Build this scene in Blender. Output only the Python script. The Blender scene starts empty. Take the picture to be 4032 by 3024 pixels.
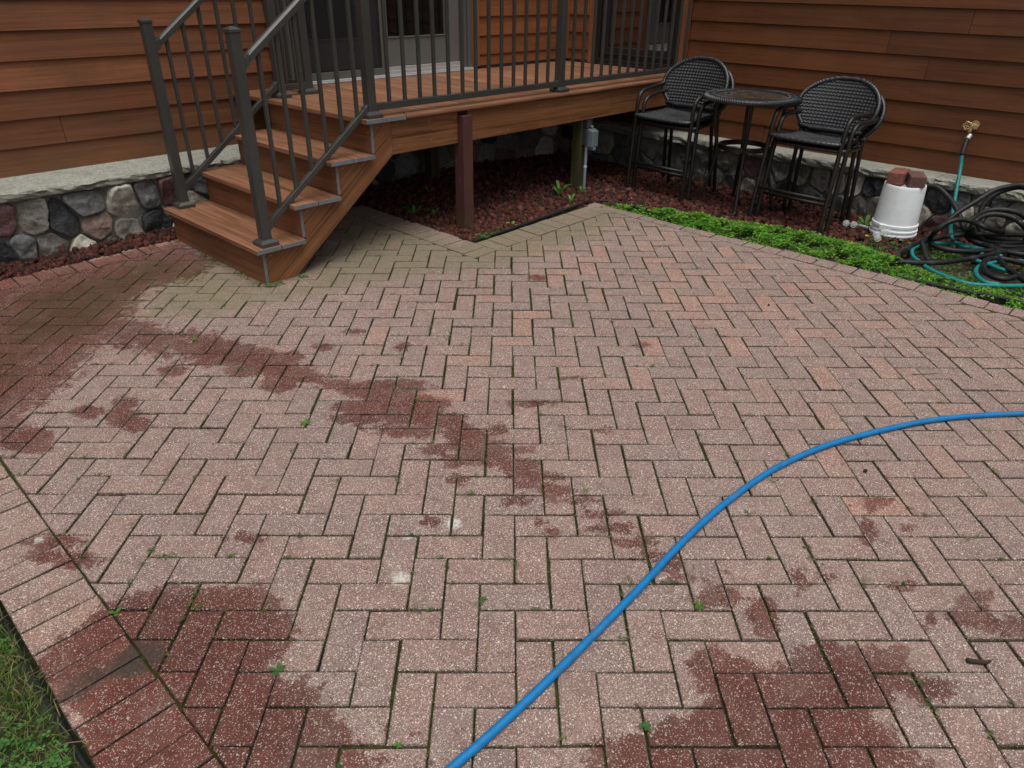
import bpy, bmesh, math, random
import numpy as np
from mathutils import Vector, Matrix

S = bpy.context.scene
COL = S.collection
# ------------------------------------------------------------------ camera
CAM = Vector((-0.99031, -0.76117, 1.52111))
FWD = Vector((0.63510899, 0.59642753, -0.49082663))
RGT = Vector((0.68974813, -0.72393597, 0.0128149))
UPV = Vector((0.34768389, 0.34668561, 0.87116301))
cd = bpy.data.cameras.new("camera")
cam = bpy.data.objects.new("camera", cd); COL.objects.link(cam)
cd.sensor_width = 36.0; cd.sensor_fit = 'HORIZONTAL'; cd.lens = 25.2014
cd.clip_start = 0.02; cd.clip_end = 500
M = Matrix(((RGT.x, UPV.x, -FWD.x, CAM.x), (RGT.y, UPV.y, -FWD.y, CAM.y), (RGT.z, UPV.z, -FWD.z, CAM.z), (0, 0, 0, 1)))
cam.matrix_world = M
S.camera = cam
# ------------------------------------------------------------------ light: overcast daylight
SUN_EL, SUN_ROT = math.radians(74), math.radians(215)
w = bpy.data.worlds.new("World"); S.world = w; w.use_nodes = True
nt = w.node_tree; nt.nodes.clear()
sky = nt.nodes.new('ShaderNodeTexSky'); sky.sky_type = 'NISHITA'; sky.sun_disc = False
sky.sun_elevation = SUN_EL; sky.sun_rotation = SUN_ROT; sky.air_density = 1.0; sky.dust_density = 4.0; sky.ozone_density = 1.0
hsv = nt.nodes.new('ShaderNodeHueSaturation'); hsv.inputs['Saturation'].default_value = 0.22
bg = nt.nodes.new('ShaderNodeBackground'); bg.inputs['Strength'].default_value = 0.085
wo = nt.nodes.new('ShaderNodeOutputWorld')
nt.links.new(sky.outputs[0], hsv.inputs['Color']); nt.links.new(hsv.outputs[0], bg.inputs[0]); nt.links.new(bg.outputs[0], wo.inputs[0])
sl = bpy.data.lights.new("sun", 'SUN'); sl.energy = 1.45; sl.angle = math.radians(50); sl.color = (1.0, 0.98, 0.95)
so = bpy.data.objects.new("sun", sl); COL.objects.link(so)
sd = Vector((math.sin(SUN_ROT) * math.cos(SUN_EL), math.cos(SUN_ROT) * math.cos(SUN_EL), math.sin(SUN_EL)))
so.rotation_euler = sd.to_track_quat('Z', 'Y').to_euler()
S.view_settings.view_transform = 'Standard'; S.view_settings.look = 'None'
S.view_settings.exposure = 0.42; S.view_settings.gamma = 1.0
S.view_settings.use_curve_mapping = False
S.cycles.use_denoising = True
S.cycles.max_bounces = 6

rng = np.random.default_rng(7)
random.seed(7)
# ------------------------------------------------------------------ frames
TX, TY = 0.014155, 0.005403
def gz(x, y): return TX * (x - .75) + TY * (y - 2.85)          # the patio falls gently away from the house
TH = 0.8051; CELL = 0.102
CT, ST = math.cos(TH), math.sin(TH)
def g2h(i, j): return (i * CELL * CT + j * CELL * ST, -i * CELL * ST + j * CELL * CT)
YS, X0, RUN, T0, RISE = 2.850, 0.817, 0.2643, 0.2195, 0.19685
ZD = T0 + 3 * RISE                       # deck surface
YW, XW = 4.40, 5.22                      # siding planes
YL, XL = 4.13, 4.88                      # outer edges of the stone ledges
def bed_z(x, y):                          # planting bed level
    a = np.clip((x - 3.45) / 1.4, 0, 1); a = a * a * (3 - 2 * a)
    m = .032 * np.exp(-((x - 4.40) ** 2 + (y - .66) ** 2) / .05)
    return TX * (np.minimum(x, 3.5) - .75) + TY * (y - 2.85) - 0.012 - 0.075 * a + m

# ------------------------------------------------------------------ node helpers
class NT:
    def __init__(s, name):
        s.m = bpy.data.materials.new(name); s.m.use_nodes = True
        s.t = s.m.node_tree; s.t.nodes.clear()
        s.out = s.t.nodes.new('ShaderNodeOutputMaterial')
    def n(s, typ, **kw):
        nd = s.t.nodes.new(typ)
        for k, v in kw.items():
            if hasattr(nd, k) and not k[0].isupper(): setattr(nd, k, v)
        return nd
    def inp(s, nd, k, v):
        if v is None: return
        if isinstance(v, bpy.types.NodeSocket): s.t.links.new(v, nd.inputs[k])
        else:
            if isinstance(v, tuple) and len(v) == 3 and nd.inputs[k].type == 'RGBA': v = (*v, 1)
            nd.inputs[k].default_value = v
    def math(s, op, a, b=None, c=None, clamp=False):
        nd = s.n('ShaderNodeMath', operation=op); nd.use_clamp = clamp
        s.inp(nd, 0, a); s.inp(nd, 1, b); s.inp(nd, 2, c); return nd.outputs[0]
    def mix(s, f, a, b, blend='MIX'):
        nd = s.n('ShaderNodeMix', data_type='RGBA', blend_type=blend)
        s.inp(nd, 0, f); s.inp(nd, 6, a); s.inp(nd, 7, b); return nd.outputs[2]
    def mixf(s, f, a, b):
        nd = s.n('ShaderNodeMix', data_type='FLOAT')
        s.inp(nd, 0, f); s.inp(nd, 2, a); s.inp(nd, 3, b); return nd.outputs[0]
    def noise(s, vec, scale, detail=3, rough=.55, dist=0.):
        nd = s.n('ShaderNodeTexNoise'); s.inp(nd, 'Vector', vec); s.inp(nd, 'Scale', scale); s.inp(nd, 'Detail', float(detail))
        s.inp(nd, 'Roughness', rough); s.inp(nd, 'Distortion', dist); return nd.outputs[0]
    def vor(s, vec, scale, feature='F1', rnd=1.):
        nd = s.n('ShaderNodeTexVoronoi', feature=feature); s.inp(nd, 'Vector', vec); s.inp(nd, 'Scale', scale); s.inp(nd, 'Randomness', rnd); return nd
    def mapr(s, v, a, b, c=0., d=1., smooth=False):
        nd = s.n('ShaderNodeMapRange'); nd.clamp = True
        if smooth: nd.interpolation_type = 'SMOOTHSTEP'
        s.inp(nd, 0, v); s.inp(nd, 1, a); s.inp(nd, 2, b); s.inp(nd, 3, c); s.inp(nd, 4, d); return nd.outputs[0]
    def ramp(s, f, stops):
        nd = s.n('ShaderNodeValToRGB'); cr = nd.color_ramp
        while len(cr.elements) < len(stops): cr.elements.new(.5)
        for e, (p, c) in zip(cr.elements, stops): e.position = p; e.color = (*c, 1)
        s.inp(nd, 0, f); return nd.outputs[0]
    def geo(s): return s.n('ShaderNodeNewGeometry').outputs['Position']
    def objc(s): return s.n('ShaderNodeTexCoord').outputs['Object']
    def uv(s): return s.n('ShaderNodeTexCoord').outputs['UV']
    def attr(s, name):
        nd = s.n('ShaderNodeAttribute', attribute_type='GEOMETRY'); nd.attribute_name = name; return nd
    def sep(s, v):
        nd = s.n('ShaderNodeSeparateXYZ'); s.inp(nd, 0, v); return nd.outputs
    def sepc(s, v):
        nd = s.n('ShaderNodeSeparateColor'); s.inp(nd, 0, v); return nd.outputs
    def comb(s, x, y, z):
        nd = s.n('ShaderNodeCombineXYZ'); s.inp(nd, 0, x); s.inp(nd, 1, y); s.inp(nd, 2, z); return nd.outputs[0]
    def vmul(s, v, t):
        nd = s.n('ShaderNodeVectorMath', operation='MULTIPLY'); s.inp(nd, 0, v); s.inp(nd, 1, t); return nd.outputs[0]
    def bump(s, h, strength=.5, dist=.002, normal=None):
        nd = s.n('ShaderNodeBump'); s.inp(nd, 'Strength', strength); s.inp(nd, 'Distance', dist); s.inp(nd, 'Height', h)
        if normal: s.inp(nd, 'Normal', normal)
        return nd.outputs[0]
    def bsdf(s, base, rough=.6, metal=0., normal=None, spec=.5, **kw):
        nd = s.n('ShaderNodeBsdfPrincipled')
        s.inp(nd, 'Base Color', base); s.inp(nd, 'Roughness', rough); s.inp(nd, 'Metallic', metal); s.inp(nd, 'Specular IOR Level', spec)
        if normal: s.inp(nd, 'Normal', normal)
        for k, v in kw.items(): s.inp(nd, k.replace('_', ' '), v)
        s.t.links.new(nd.outputs[0], s.out.inputs[0]); return nd

def simple(name, col, rough=.6, metal=0., spec=.5, nscale=0, namt=.2, bumpd=0., bscale=60):
    n = NT(name); p = n.objc(); c = (*col, 1)
    if nscale:
        f = n.noise(p, nscale, 5, .6)
        c = n.mix(f, tuple(x * (1 - namt) for x in col), tuple(min(1, x * (1 + namt)) for x in col))
    nm = n.bump(n.noise(p, bscale, 4), .6, bumpd) if bumpd else None
    n.bsdf(c, rough, metal, nm, spec); return n.m

# ---- pavers
def mat_paver():
    n = NT("paver_concrete"); p = n.geo()
    br = n.attr('brick').outputs['Color']; R, G, B = n.sepc(br)[:3]
    sa = n.attr('stain'); sc = n.sepc(sa.outputs['Color']); wet0, alg0, dirt0 = sc[0], sc[1], sc[2]; white0 = sa.outputs['Alpha']
    base = n.mix(R, (.255, .152, .130), (.205, .140, .125))
    base = n.mix(G, base, (.38, .185, .130))
    big = n.noise(p, 1.6, 4, .6)
    base = n.mix(n.mapr(big, .3, .7, 0, .5), base, (.29, .205, .175))
    fine = n.noise(p, 230, 3, .7)
    base = n.mix(1., base, n.ramp(fine, [(.28, (.38, .36, .35)), (.72, (1.5, 1.5, 1.5))]), 'MULTIPLY')
    med = n.noise(p, 22, 5, .6)
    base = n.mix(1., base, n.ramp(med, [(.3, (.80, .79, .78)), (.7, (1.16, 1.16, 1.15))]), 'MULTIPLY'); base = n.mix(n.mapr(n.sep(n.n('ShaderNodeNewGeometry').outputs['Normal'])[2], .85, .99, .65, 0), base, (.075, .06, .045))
    # exposed aggregate chips, small and larger
    pd = n.n('ShaderNodeVectorMath', operation='ADD'); n.inp(pd, 0, p); nd3 = n.n('ShaderNodeTexNoise'); n.inp(nd3, 'Vector', p); n.inp(nd3, 'Scale', 300.); n.inp(pd, 1, n.vmul(nd3.outputs['Color'], (.005, .005, .005))); p0 = p; p = pd.outputs[0]
    v1 = n.vor(p, 290); c1 = n.math('LESS_THAN', v1.outputs['Distance'], n.mapr(n.sepc(v1.outputs['Color'])[0], .38, 1., 0., .52))
    v2 = n.vor(p, 120); c2 = n.math('LESS_THAN', v2.outputs['Distance'], n.mapr(n.sepc(v2.outputs['Color'])[1], .80, 1., 0., .36))
    v3 = n.vor(p, 420); c3 = n.math('LESS_THAN', v3.outputs['Distance'], n.mapr(n.sepc(v3.outputs['Color'])[2], .35, 1., 0., .5))
    chips = n.math('MAXIMUM', c1, c2); p = p0
    # wetness
    edge = n.noise(p, 26, 4, .62, .6); edge2 = n.noise(p, 7, 3, .6)
    thr = n.math('ADD', n.math('MULTIPLY', n.math('SUBTRACT', edge, .5), .95), n.math('MULTIPLY', n.math('SUBTRACT', edge2, .5), .45))
    wsum = n.math('ADD', n.math('ADD', wet0, thr), n.math('MULTIPLY', n.math('SUBTRACT', n.noise(p, 120, 3, .6), .5), .30)); wet = n.math('MULTIPLY', n.mapr(wsum, .45, .56, 0, 1, True), n.mapr(wsum, .5, .95, .84, 1.))
    dv = n.vor(n.vmul(p, (1, 1, 1)), 17.); dd = n.math('ADD', dv.outputs['Distance'], n.math('MULTIPLY', n.math('SUBTRACT', edge, .5), .5))
    drop = n.math('LESS_THAN', dd, n.mapr(n.sepc(dv.outputs['Color'])[0], .72, 1., -.2, .2))
    drop = n.math('MULTIPLY', drop, n.mapr(n.noise(p, 1.1, 2), .48, .6, 0, .75))
    wet = n.math('MAXIMUM', wet, drop)
    dryfilm = n.math('SUBTRACT', 1., wet)
    # pale weathered film only where dry
    base = n.mix(n.math('MULTIPLY', c3, n.mixf(wet, .62, .08)), base, (.60, .53, .455))
    dark = n.mix(1., base, (.40, .150, .115), 'MULTIPLY')
    base = n.mix(n.math('MULTIPLY', wet, .93), base, dark)
    base = n.mix(n.math('MULTIPLY', chips, n.mixf(wet, .85, .52)), base, n.mix(n.sepc(v1.outputs['Color'])[1], (.80, .73, .64), (.62, .50, .39)))
    bb = n.mix(n.mapr(n.noise(p, 5.5, 4, .65), .5, .75, 0, .35), base, (.20, .16, .135)); base = bb
    # dark pits
    pv = n.vor(p, 190); pit = n.math('LESS_THAN', pv.outputs['Distance'], n.mapr(n.sepc(pv.outputs['Color'])[2], .8, 1., 0., .3))
    base = n.mix(n.math('MULTIPLY', pit, .7), base, (.05, .035, .03))
    # algae film
    an = n.noise(p, 9, 5, .65)
    alg = n.math('MULTIPLY', n.mixf(wet, 1., 1.55), n.mapr(n.math('ADD', alg0, n.math('MULTIPLY', n.math('SUBTRACT', an, .5), .9)), .30, .95, 0, .52, True))
    base = n.mix(alg, base, n.mix(wet, (.150, .150, .072), (.060, .036, .013)))
    dirt = n.mapr(n.math('ADD', n.math('ADD', dirt0, n.math('MULTIPLY', n.math('SUBTRACT', edge, .5), 1.0)), n.math('MULTIPLY', n.math('SUBTRACT', n.noise(p, 90, 4, .7), .5), .6)), .30, .95, 0, .92, True)
    base = n.mix(dirt, base, n.ramp(n.noise(p, 170, 4, .7), [(.3, (.022, .015, .010)), (.7, (.075, .055, .040))]))
    wn = n.noise(p, 110, 4, .7)
    white = n.mapr(n.math('ADD', white0, n.math('MULTIPLY', n.math('SUBTRACT', wn, .5), 1.1)), .45, .75, 0, .85)
    base = n.mix(white, base, (.62, .60, .54))
    h = n.math('ADD', n.math('MULTIPLY', fine, .6), n.math('ADD', n.math('MULTIPLY', chips, .5), n.math('MULTIPLY', pit, -1.2)))
    h = n.math('ADD', h, n.math('MULTIPLY', n.noise(p, 60, 4), 1.5))
    nm = n.bump(h, .55, .0016)
    n.bsdf(base, n.mixf(wet, .88, .62), 0, nm, n.mixf(wet, .25, .32)); return n.m

def mat_joint():
    n = NT("joint_soil"); p = n.geo()
    f = n.noise(p, 40, 5, .7); c = n.ramp(f, [(.3, (.009, .008, .005)), (.6, (.024, .020, .014)), (.8, (.07, .06, .042))])
    moss = n.mapr(n.noise(p, 3.2, 4, .6), .38, .55, 0, 1)
    mc = n.ramp(n.noise(p, 90, 4, .7), [(.3, (.018, .024, .005)), (.7, (.075, .095, .016))])
    c = n.mix(n.math('MULTIPLY', moss, .9), c, mc)
    n.bsdf(c, .95, 0, n.bump(n.noise(p, 150, 4, .7), .9, .006), .15); return n.m

def mat_wood(name, c_lo, c_mid, c_hi, stretch=(3., 70.), tone=.25, rough=.62, weather=None, bumpd=.0012, big=None, con=.12, knots=False, spec=.3, algae=None):
    n = NT(name); uv = n.uv(); rn = n.attr('rnd'); r = n.sepc(rn.outputs['Color'])
    v = n.vmul(uv, (stretch[0], stretch[1], 1)); 
    off = n.n('ShaderNodeVectorMath', operation='ADD'); n.inp(off, 0, v); n.inp(off, 1, n.comb(n.math('MULTIPLY', r[0], 37.), n.math('MULTIPLY', r[1], 91.), r[2]))
    v = off.outputs[0]
    g = n.noise(v, 1., 6, .62, .9)
    v2 = n.vmul(v, (.45, .16, 1)); g2 = n.noise(v2, 1., 4, .6, 1.6)
    fine = n.noise(n.vmul(v, (3.5, 4.5, 1)), 1., 3, .7)
    f = n.math('ADD', n.math('MULTIPLY', g, .5), n.math('ADD', n.math('MULTIPLY', g2, .35), n.math('MULTIPLY', fine, .15)))
    c = n.ramp(f, [(.49 - con, c_lo), (.49, c_mid), (.49 + con * 1.08, c_hi)])
    t = n.mapr(r[2], 0, 1, 1 - tone, 1 + tone); c = n.mix(1., c, n.comb(t, n.mapr(r[1], 0, 1, 1 - tone * .8, 1 + tone * .8) if False else t, t), 'MULTIPLY')
    p = n.geo()
    bign = n.noise(p, 2.2, 4, .6)
    c = n.mix(1., c, n.ramp(bign, [(.3, (.85, .84, .83)), (.7, (1.15, 1.14, 1.12))]), 'MULTIPLY')
    if knots:
        kv = n.vor(n.vmul(v, (.3, .09, 0)), 1.); kd = kv.outputs['Distance']
        ring = n.math('SINE', n.math('MULTIPLY', kd, 55.)); km = n.mapr(kd, .02, .34, 1, 0)
        kk = n.math('MULTIPLY', n.math('MULTIPLY', km, n.mapr(ring, -.2, 1, 0, 1)), n.math('GREATER_THAN', n.sepc(kv.outputs['Color'])[0], .55))
        c = n.mix(n.math('MULTIPLY', kk, .55), c, c_lo)
        core = n.math('MULTIPLY', n.math('LESS_THAN', kd, .035), n.math('GREATER_THAN', n.sepc(kv.outputs['Color'])[0], .55))
        c = n.mix(n.math('MULTIPLY', core, .8), c, tuple(x * .25 for x in c_lo))
    if weather:
        wn = n.noise(n.vmul(p, (1., 1., 1.6)), 3.4, 5, .62)
        c = n.mix(n.mapr(wn, .42, .68, 0, weather[1]), c, weather[0])
    if algae:
        z = n.sep(p)[2]
        a = n.math('MULTIPLY', n.mapr(z, algae[0], algae[1], 1, 0), n.mapr(n.noise(p, 14, 4, .6), .3, .6, .3, 1))
        c = n.mix(n.math('MULTIPLY', a, .42), c, (.10, .09, .04))
    n.bsdf(c, rough, 0, n.bump(n.math('ADD', g, n.math('MULTIPLY', fine, .6)), .7, bumpd), spec); return n.m

def mat_stone():
    n = NT("fieldstone"); p = n.geo(); c0 = n.attr('tint').outputs['Color']
    a = n.noise(p, 38, 6, .7, .4); b = n.noise(p, 9, 5, .65, 1.)
    c = n.mix(1., c0, n.ramp(a, [(.25, (.45, .45, .45)), (.75, (1.6, 1.6, 1.6))]), 'MULTIPLY')
    c = n.mix(n.mapr(b, .52, .72, 0, .4), c, n.mix(1., c0, (2.0, 1.9, 1.8), 'MULTIPLY'))
    vn = n.vor(p, 180); c = n.mix(n.math('LESS_THAN', vn.outputs['Distance'], n.mapr(n.sepc(vn.outputs['Color'])[0], .6, 1, 0, .4)), c, n.mix(.5, c0, (.4, .38, .34)))
    n.bsdf(c, .72, 0, n.bump(n.math('ADD', a, n.math('MULTIPLY', b, 1.5)), .9, .008), .4); return n.m

def mat_ledge():
    n = NT("limestone_ledge"); p = n.geo()
    a = n.noise(p, 60, 6, .7); b = n.noise(p, 8, 5, .65)
    c = n.ramp(a, [(.25, (.17, .17, .14)), (.5, (.33, .33, .28)), (.8, (.50, .50, .44))])
    c = n.mix(n.mapr(b, .5, .7, 0, .6), c, (.17, .18, .12))
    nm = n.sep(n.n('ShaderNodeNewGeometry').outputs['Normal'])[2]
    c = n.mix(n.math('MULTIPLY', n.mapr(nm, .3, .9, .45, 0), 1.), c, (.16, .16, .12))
    n.bsdf(c, .85, 0, n.bump(n.math('ADD', a, n.math('MULTIPLY', b, 2)), .9, .006), .25); return n.m

def mat_attrcol(name, rough=.8, namt=.4, nscale=120, bumpd=.003, spec=.3, sss=0.):
    n = NT(name); p = n.geo(); c0 = n.attr('tint').outputs['Color']
    a = n.noise(p, nscale, 4, .7)
    c = n.mix(1., c0, n.ramp(a, [(.25, (1 - namt,) * 3), (.75, (1 + namt,) * 3)]), 'MULTIPLY')
    nd = n.bsdf(c, rough, 0, n.bump(a, .8, bumpd) if bumpd else None, spec)
    return n.m

def mat_leaf(name):
    n = NT(name); c0 = n.attr('tint').outputs['Color']; p = n.geo()
    c = n.mix(1., c0, n.ramp(n.noise(p, 200, 3, .6), [(.3, (.8, .8, .8)), (.7, (1.2, 1.2, 1.2))]), 'MULTIPLY')
    d = n.n('ShaderNodeBsdfPrincipled'); n.inp(d, 'Base Color', c); n.inp(d, 'Roughness', .6); n.inp(d, 'Specular IOR Level', .3)
    tr = n.n('ShaderNodeBsdfTranslucent'); n.inp(tr, 'Color', n.mix(1., c, (1.3, 1.5, .6), 'MULTIPLY'))
    mx = n.n('ShaderNodeMixShader'); n.inp(mx, 0, .28); n.t.links.new(d.outputs[0], mx.inputs[1]); n.t.links.new(tr.outputs[0], mx.inputs[2])
    n.t.links.new(mx.outputs[0], n.out.inputs[0]); return n.m

def mat_metal_paint():
    n = NT("bronze_grey_railing_paint"); p = n.objc()
    f = n.noise(p, 240, 3, .6); g = n.noise(p, 5, 4, .6)
    c = n.mix(g, (.056, .057, .052), (.078, .079, .072))
    c = n.mix(n.mapr(n.noise(p, 33, 4, .7), .66, .75, 0, .35), c, (.16, .16, .14))
    n.bsdf(c, n.mapr(g, .3, .7, .28, .40), .35, n.bump(f, .2, .0005), .6); return n.m

def mat_hose(name, col, col2, rough=.45, stripe=0):
    n = NT(name); p = n.geo(); f = n.noise(p, 26, 6, .7); g = n.noise(p, 210, 3, .6)
    c = n.mix(n.mapr(f, .45, .7, 0, 1), col, col2); dz = n.mapr(n.noise(p, 9, 5, .7), .56, .7, 0, .35); c = n.mix(dz, c, (.12, .12, .11))
    c = n.mix(n.math('MULTIPLY', n.mapr(g, .58, .7, 0, 1), .35), c, tuple(min(1, x * 1.8 + .03) for x in col2))
    n.bsdf(c, n.mixf(f, rough, rough + .2), 0, n.bump(g, .3, .001), .4); return n.m

def mat_wicker():
    n = NT("black_resin_wicker"); p = n.geo(); g = n.noise(p, 60, 4, .6)
    c = n.mix(g, (.011, .0115, .0125), (.034, .036, .040))
    n.bsdf(c, n.mapr(g, .3, .7, .22, .4), 0, n.bump(n.noise(p, 400, 3, .6), .3, .0005), .7); return n.m

def mat_wornmetal(name, col):
    n = NT(name); p = n.geo(); g = n.noise(p, 20, 5, .65)
    c = n.mix(n.mapr(g, .5, .75, 0, .6), col, tuple(x * 1.9 for x in col))
    n.bsdf(c, n.mapr(g, .3, .7, .3, .5), .35, n.bump(n.noise(p, 300, 3), .2, .0005), .5); return n.m

def mat_glass_pane(name, dark, refl, rough=.015):
    n = NT(name)
    d = n.n('ShaderNodeBsdfPrincipled'); n.inp(d, 'Base Color', dark); n.inp(d, 'Roughness', .7); n.inp(d, 'Specular IOR Level', .1)
    g = n.n('ShaderNodeBsdfGlossy'); n.inp(g, 'Color', (.9, .9, .9)); n.inp(g, 'Roughness', rough)
    tr = n.n('ShaderNodeBsdfTransparent'); n.inp(tr, 'Color', (.55, .56, .55))
    fr = n.n('ShaderNodeFresnel'); n.inp(fr, 'IOR', 1.5)
    m1 = n.n('ShaderNodeMixShader'); n.inp(m1, 0, .35); n.t.links.new(tr.outputs[0], m1.inputs[1]); n.t.links.new(d.outputs[0], m1.inputs[2])
    m2 = n.n('ShaderNodeMixShader'); n.inp(m2, 0, n.math('ADD', n.math('MULTIPLY', fr.outputs[0], refl[1]), refl[0], clamp=True))
    n.t.links.new(m1.outputs[0], m2.inputs[1]); n.t.links.new(g.outputs[0], m2.inputs[2])
    n.t.links.new(m2.outputs[0], n.out.inputs[0]); return n.m
# ------------------------------------------------------------------ mesh helpers
class MB:
    def __init__(s): s.v = []; s.f = []; s.uv = []; s.rnd = []; s.mi = []; s.col = []
    def face(s, pts, uvs=None, rnd=(.5, .5, .5), mi=0, col=None):
        b = len(s.v); s.v += [tuple(p) for p in pts]; s.f.append(tuple(range(b, b + len(pts))))
        s.uv += uvs if uvs else [(0., 0.)] * len(pts); s.rnd.append(rnd); s.mi.append(mi); s.col.append(col or (1, 1, 1))
    def hexa(s, c, rnd=None, mi=0, grain=0, ln=None):
        """c: 8 corners, index = ix + 2*iy + 4*iz; grain axis 0/1/2"""
        rnd = rnd or tuple(random.random() for _ in range(3))
        c = [Vector(p) for p in c]
        F = [((0, 2, 3, 1), 2), ((4, 5, 7, 6), 2), ((0, 1, 5, 4), 1), ((2, 6, 7, 3), 1), ((0, 4, 6, 2), 0), ((1, 3, 7, 5), 0)]
        ctr = sum(c, Vector()) / 8
        ax = [(c[1] - c[0]).normalized(), (c[2] - c[0]).normalized(), (c[4] - c[0]).normalized()]
        g = ax[grain]
        b = len(s.v); s.v += [tuple(p) for p in c]
        for idx, nax in F:
            others = [a for a in range(3) if a != nax]
            if grain in others:
                t = ax[[a for a in others if a != grain][0]]
                uv = [((c[i] - ctr).dot(g), (c[i] - ctr).dot(t)) for i in idx]
            else:
                uv = [((c[i] - ctr).dot(ax[others[0]]), (c[i] - ctr).dot(ax[others[1]])) for i in idx]
            s.f.append(tuple(b + i for i in idx)); s.uv += uv; s.rnd.append(rnd); s.mi.append(mi); s.col.append((1, 1, 1))
    def box(s, x0, x1, y0, y1, z0, z1, grain=0, rnd=None, mi=0):
        s.hexa([(x, y, z) for z in (z0, z1) for y in (y0, y1) for x in (x0, x1)], rnd, mi, grain)
    def prism(s, poly, axis, a0, a1, rnd=None, mi=0, grain_dir=(1, 0)):
        """extrude a 2-D polygon along axis ('x','y','z')"""
        rnd = rnd or tuple(random.random() for _ in range(3))
        def P(q, a):
            if axis == 'y': return (q[0], a, q[1])
            if axis == 'x': return (a, q[0], q[1])
            return (q[0], q[1], a)
        gd = Vector(grain_dir).normalized(); gt = Vector((-gd.y, gd.x))
        n = len(poly); b = len(s.v)
        s.v += [P(q, a0) for q in poly] + [P(q, a1) for q in poly]
        uv = [(Vector(q).dot(gd), Vector(q).dot(gt)) for q in poly]
        s.f.append(tuple(b + i for i in range(n))); s.uv += uv; s.rnd.append(rnd); s.mi.append(mi); s.col.append((1, 1, 1))
        s.f.append(tuple(b + n + i for i in reversed(range(n)))); s.uv += list(reversed(uv)); s.rnd.append(rnd); s.mi.append(mi); s.col.append((1, 1, 1))
        for i in range(n):
            j = (i + 1) % n; L = (Vector(poly[j]) - Vector(poly[i])).length
            s.f.append((b + j, b + i, b + n + i, b + n + j)); s.uv += [(L, 0), (0, 0), (0, a1 - a0), (L, a1 - a0)]; s.rnd.append(rnd); s.mi.append(mi); s.col.append((1, 1, 1))
    def tube(s, pts, r, seg=10, closed=False, mi=0, cap=True, col=None, flat=1.0):
        pts = [Vector(p) for p in pts]; n = len(pts)
        rr = r if callable(r) else (lambda t: r)
        T = []
        for i in range(n):
            a = pts[(i - 1) % n] if (closed or i > 0) else pts[i]; c = pts[(i + 1) % n] if (closed or i < n - 1) else pts[i]
            T.append((c - a).normalized())
        ref = Vector((0, 0, 1)) if abs(T[0].z) < .9 else Vector((1, 0, 0))
        N = (ref - T[0] * ref.dot(T[0])).normalized(); b = len(s.v)
        for i in range(n):
            N = (N - T[i] * N.dot(T[i])).normalized(); B = T[i].cross(N); R = rr(i / max(1, n - 1))
            for k in range(seg):
                a = 2 * math.pi * k / seg
                s.v.append(tuple(pts[i] + N * (math.cos(a) * R * flat) + B * (math.sin(a) * R)))
        m = n if closed else n - 1
        for i in range(m):
            for k in range(seg):
                a = b + i * seg + k; c = b + i * seg + (k + 1) % seg; j = (i + 1) % n
                d = b + j * seg + (k + 1) % seg; e = b + j * seg + k
                s.f.append((a, c, d, e)); s.uv += [(i * .02, k / seg), (i * .02, (k + 1) / seg), (i * .02 + .02, (k + 1) / seg), (i * .02 + .02, k / seg)]; s.rnd.append((.5, .5, .5)); s.mi.append(mi); s.col.append(col or (1, 1, 1))
        if cap and not closed:
            for base, rev in ((b, True), (b + (n - 1) * seg, False)):
                idx = [base + k for k in range(seg)]
                if rev: idx.reverse()
                s.f.append(tuple(idx)); s.uv += [(0, 0)] * seg; s.rnd.append((.5, .5, .5)); s.mi.append(mi); s.col.append(col or (1, 1, 1))
    def lathe(s, prof, c=(0, 0, 0), seg=40, mi=0):
        b = len(s.v); n = len(prof)
        for r, z in prof:
            for k in range(seg):
                a = 2 * math.pi * k / seg; s.v.append((c[0] + r * math.cos(a), c[1] + r * math.sin(a), c[2] + z))
        for i in range(n - 1):
            for k in range(seg):
                k2 = (k + 1) % seg
                s.f.append((b + i * seg + k, b + i * seg + k2, b + (i + 1) * seg + k2, b + (i + 1) * seg + k)); s.uv += [(k / seg, 0)] * 4; s.rnd.append((.5, .5, .5)); s.mi.append(mi); s.col.append((1, 1, 1))
    def build(s, name, mats, parent=None, smooth=False, bevel=0, attr_tint=False, weld=False, segs=1):
        me = bpy.data.meshes.new(name); me.from_pydata(s.v, [], s.f)
        if not isinstance(mats, (list, tuple)): mats = [mats]
        for m in mats: me.materials.append(m)
        me.polygons.foreach_set('material_index', s.mi)
        u = me.uv_layers.new(name='UVMap'); u.data.foreach_set('uv', np.array(s.uv, np.float32).ravel())
        a = me.attributes.new('rnd', 'FLOAT_COLOR', 'CORNER'); lt = np.repeat(np.array(s.rnd, np.float32), [len(f) for f in s.f], axis=0)
        a.data.foreach_set('color', np.c_[lt, np.ones(len(lt), np.float32)].ravel())
        if attr_tint:
            a = me.attributes.new('tint', 'FLOAT_COLOR', 'CORNER'); lt = np.repeat(np.array(s.col, np.float32), [len(f) for f in s.f], axis=0)
            a.data.foreach_set('color', np.c_[lt, np.ones(len(lt), np.float32)].ravel())
        if smooth: me.polygons.foreach_set('use_smooth', [True] * len(me.polygons))
        me.update()
        o = bpy.data.objects.new(name, me); COL.objects.link(o)
        if weld:
            md = o.modifiers.new('weld', 'WELD'); md.merge_threshold = 1e-5
        if bevel:
            md = o.modifiers.new('bevel', 'BEVEL'); md.width = bevel; md.segments = segs; md.limit_method = 'ANGLE'; md.angle_limit = math.radians(35)
        if parent: put(o, parent)
        return o
def put(o, parent):
    o.parent = parent; o.matrix_parent_inverse = Matrix.Translation(-Vector(parent.location)) if parent.type == 'EMPTY' and parent.rotation_euler.z == 0 else parent.matrix_basis.inverted()
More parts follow.
